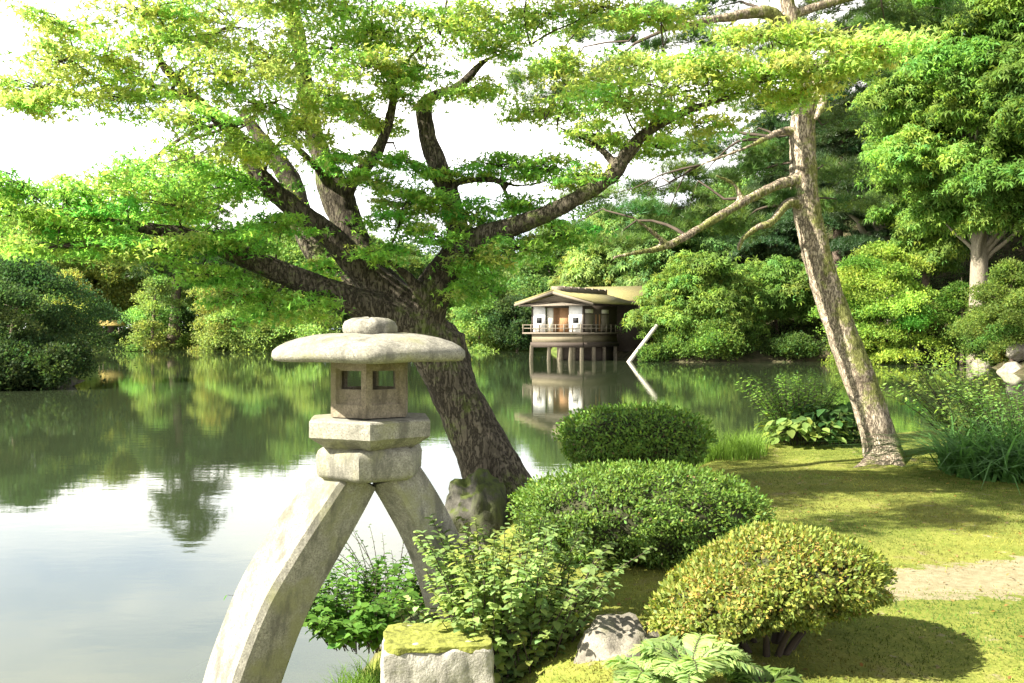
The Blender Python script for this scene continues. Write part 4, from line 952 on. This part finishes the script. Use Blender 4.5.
# fern-like plant under the azalea
def frond_plant(name, base, label, n, L, leaf, col, spread=1.0, cat='fern', bias=(0, 0, 0)):
    root = tag(empty(name, base), label, cat); lf = MB(); st = MB()
    for i in range(n):
        a = 6.283 * i / n + rng.random(); d = unit(A(math.cos(a) * spread, math.sin(a) * spread, .75 + .5 * rng.random()) + A(*bias)); l = L * (.65 + .5 * rng.random())
        pts = [d * l * t - A(0, 0, l * .55 * t * t) + A(0, 0, .0) for t in (0, .35, .7, 1)]; st.tube(pts, [.004, .003, .002, .001], 4, sub=2)
        sp, _ = spline(pts, [1] * 4, 9); sp = sp[3:]; ax = unit(np.gradient(sp, axis=0)); sd = unit(np.cross(ax, A(0, 0, 1))); nn = np.cross(sd, ax)
        sz = leaf * np.sin(np.linspace(.5, 2.9, len(sp))); c = np.array(col) * math.exp(rng.normal() * .2)
        for sg in (1, -1): place(lf, T_LONG_W, sp, nn + rng.normal(size=nn.shape) * .12, sz, c, .1, head=sd * sg + ax * .55)
    st.build('stalks', M['twig'], root, smooth=True); lf.build('fronds', M['leaf'], root, cols=True); return root
T_LONG_W = (A((0,0,0),(.14,.4,.03),(0,1,-.10),(-.14,.4,.03)), np.array([[0,1,2,3]]))
frond_plant('fern', P(690, 672, 4.3), 'bright pale green fern-like plant spilling under the azalea', 46, .36, .092, (.25, .34, .12))
frond_plant('fern', P(650, 682, 4.45), 'smaller bright fern-like plant beside the pale rock face', 34, .30, .08, (.24, .33, .11))
frond_plant('fern', P(545, 735, 4.9), 'fern-like plant at the bottom below the leafy shrub', 20, .34, .10, (.10, .19, .03))
frond_plant('fern', P(765, 690, 4.25), 'dark-based fern-like plant in the azalea shade', 14, .26, .10, (.13, .20, .05))
# hosta and neighbours behind the pine
def rosette(name, base, label, n, L, col, cat, width=T_BROAD, rad=.3, lift=.7, mat='leaf'):
    root = tag(empty(name, base), label, cat); lf = MB()
    a = rng.random(n) * 6.283; rr = rad * np.sqrt(rng.random(n)); pos = np.stack([np.cos(a) * rr * 1.3, np.sin(a) * rr, .10 + .20 * rng.random(n) * lift], 1)
    hd = np.stack([np.cos(a), np.sin(a), .35 * rng.random(n)], 1) + rng.normal(size=(n, 3)) * .3; nr = A(0, 0, 1) + np.stack([np.cos(a), np.sin(a), 0 * a], 1) * .5 + rng.normal(size=(n, 3)) * .25
    place(lf, width, pos, nr, L * (.7 + .5 * rng.random(n)), np.array(col), .2, head=hd)
    lf.build('leaves', M[mat], root, cols=True)
    st = MB()
    for q in pos[:: max(1, n // 40)]: st.tube([(q[0] * .5, q[1] * .5, -.05), tuple(q)], [.006, .004], 4, sub=1)
    st.build('stalks', M['twig'], root); return root
hp = P(800, 452, 13.4); rosette('hosta', (hp.x, hp.y, hz1(hp.x, hp.y)), 'clump of broad pale green hosta leaves left of the pine trunk', 240, .15, (.16, .23, .06), 'hosta', rad=.42, lift=1.4)
hp = P(838, 446, 13.6); rosette('broadleaf_clump', (hp.x, hp.y, hz1(hp.x, hp.y)), 'dark green broadleaf clump directly behind the pine trunk', 300, .15, (.045, .10, .025), 'plant', rad=.45, lift=2.2)
hp = P(798, 440, 14.0); stem_plant('bushy_shrub', (hp.x, hp.y, hz1(hp.x, hp.y)), 'airy bright green shrub standing against the water left of the pine', 'shrub', 120, 1.05, .42, .09, (.12, .21, .04), T_LEAF, .045, .34, pairs=False)
hp = P(960, 478, 12.2); 
hp = P(978, 440, 12.6); stem_plant('slender_shrub', (hp.x, hp.y, hz1(hp.x, hp.y)), 'slender arching shrub reaching over the water at the right', 'shrub', 52, 1.5, .35, .095, (.16, .25, .06), T_LEAF, .05, .3, pairs=False, dirbias=(-.42, 0, .1), yellow=(.2, .2, .05))
def blades(mb, pos, L, w, col, lean=.6, seg=3, cj=.2):
    n = len(pos); a = rng.random(n) * 6.283; d = np.stack([np.cos(a), np.sin(a), 0 * a], 1); sd = np.stack([-np.sin(a), np.cos(a), 0 * a], 1)
    L = L * (.6 + .7 * rng.random(n)); ln = lean * (.3 + rng.random(n))
    ring = []
    for k in range(seg + 1):
        t = k / seg; c = pos + A(0, 0, 1) * (L * t * (1 - .35 * ln * t))[:, None] + d * (L * ln * t * t)[:, None]; ww = w * (1 - t * .92)
        ring += [c - sd * ww, c + sd * ww]
    v = np.stack(ring, 1); kk = 2 * (seg + 1)
    f = np.concatenate([np.array([[2 * k, 2 * k + 1, 2 * k + 3, 2 * k + 2]]) for k in range(seg)]); f = (f[None] + (np.arange(n) * kk)[:, None, None]).reshape(-1, 4)
    c = np.repeat(np.array(col)[None], n, 0) * np.exp(rng.normal(size=(n, 1)) * cj)
    mb.add(v.reshape(-1, 3), f, np.repeat(c, seg, 0))
def grass_clump(name, px, py, d, rx, ry, n, L, w, col, label, lean=.7, cat='grass clump', sink=False):
    p = P(px, py, d); a = rng.random(n) * 6.283; r = np.sqrt(rng.random(n)); x = p.x + np.cos(a) * r * rx; y = p.y + np.sin(a) * r * ry
    z = height(x, y); mb = MB(); base = A(p.x, p.y, hz1(p.x, p.y)); blades(mb, np.stack([x, y, z], 1) - base, L, w, col, lean)
    o = mb.build(name, M['leaf'], cols=True); o.location = tuple(base); return tag(o, label, cat)
grass_clump('grass_clump', 722, 452, 12.9, .55, .8, 1500, .34, .006, (.12, .20, .03), 'bright soft grass between the round bush and the moss mound', .9)
grass_clump('long_leaf_clump', 1012, 478, 11.2, .75, .8, 900, .74, .021, (.085, .18, .05), 'dark long-leaved clump at the right edge beyond the moss', 2.0, 'plant')
grass_clump('grass_clump', 345, 672, 6.9, .28, .3, 700, .22, .005, (.11, .19, .03), 'grass tuft in the shallow water behind the square block', .9)
grass_clump('grass_clump', 372, 700, 5.4, .2, .3, 400, .24, .005, (.12, .2, .03), 'grass tuft at the left side of the square block', .9)
stem_plant('waterside_shrub', P(1014, 452, 12.0), 'leafy shrub above the dark long-leaved clump at the right edge', 'shrub', 90, .95, .6, .085, (.10, .19, .045), T_LEAF, .05, .4, pairs=False)

# short moss and grass nap over the near ground
n = 170000
x = rng.random(n) * 7.2 - .3; y = 3.6 + (rng.random(n) ** 1.3) * 11.5
s = pond_sd(x, y); keep = (s > .75) & (np.abs(x) < y * .56)
x, y = x[keep], y[keep]; pt = np.stack([x, y, height(x, y) - .003], 1)
sandm = np.exp(-(((x - 3.3) * .97 + (y - 6.7) * .24) / 1.9) ** 2 - ((-(x - 3.3) * .24 + (y - 6.7) * .97) / .45) ** 2)
keep = rng.random(len(x)) > sandm * 1.15; pt = pt[keep]
mb = MB(); pn = fnoise(pt[:, 0], pt[:, 1], 1.1, 4.4)
blades(mb, pt, .022, .0035, (.12, .155, .028), 1.2, 1, .34)
pb = fnoise(pt[:, 0], pt[:, 1], .75, 8.8)[:, None]; mb.c[0] = mb.c[0] * np.where(pb > .22, A(1.25, .92, 1.1), np.where(pb < -.25, A(.62, .85, .8), A(1, 1, 1)))
mb.c[0] = np.clip(mb.c[0] * np.exp(pn * .9 - .1)[:, None], .01, .5)
tag(mb.build('moss_nap', M['leaf'], cols=True), 'short yellow-green moss and grass covering the bank', 'moss', kind='stuff')
# fallen leaves and bits of litter
n = 620; x = .6 + rng.random(n) * 4.5; y = 4.2 + rng.random(n) * 7; s = pond_sd(x, y); x, y = x[s > 1], y[s > 1]
mb = MB(); place(mb, T_LEAF, np.stack([x, y, height(x, y) + .012], 1), A(0, 0, 1) + rng.normal(size=(len(x), 3)) * .25, .035, (.2, .12, .05), .35)
tag(mb.build('fallen_leaves', M['leaf'], cols=True), 'scattered brown fallen leaves on the moss', 'leaves', kind='stuff')
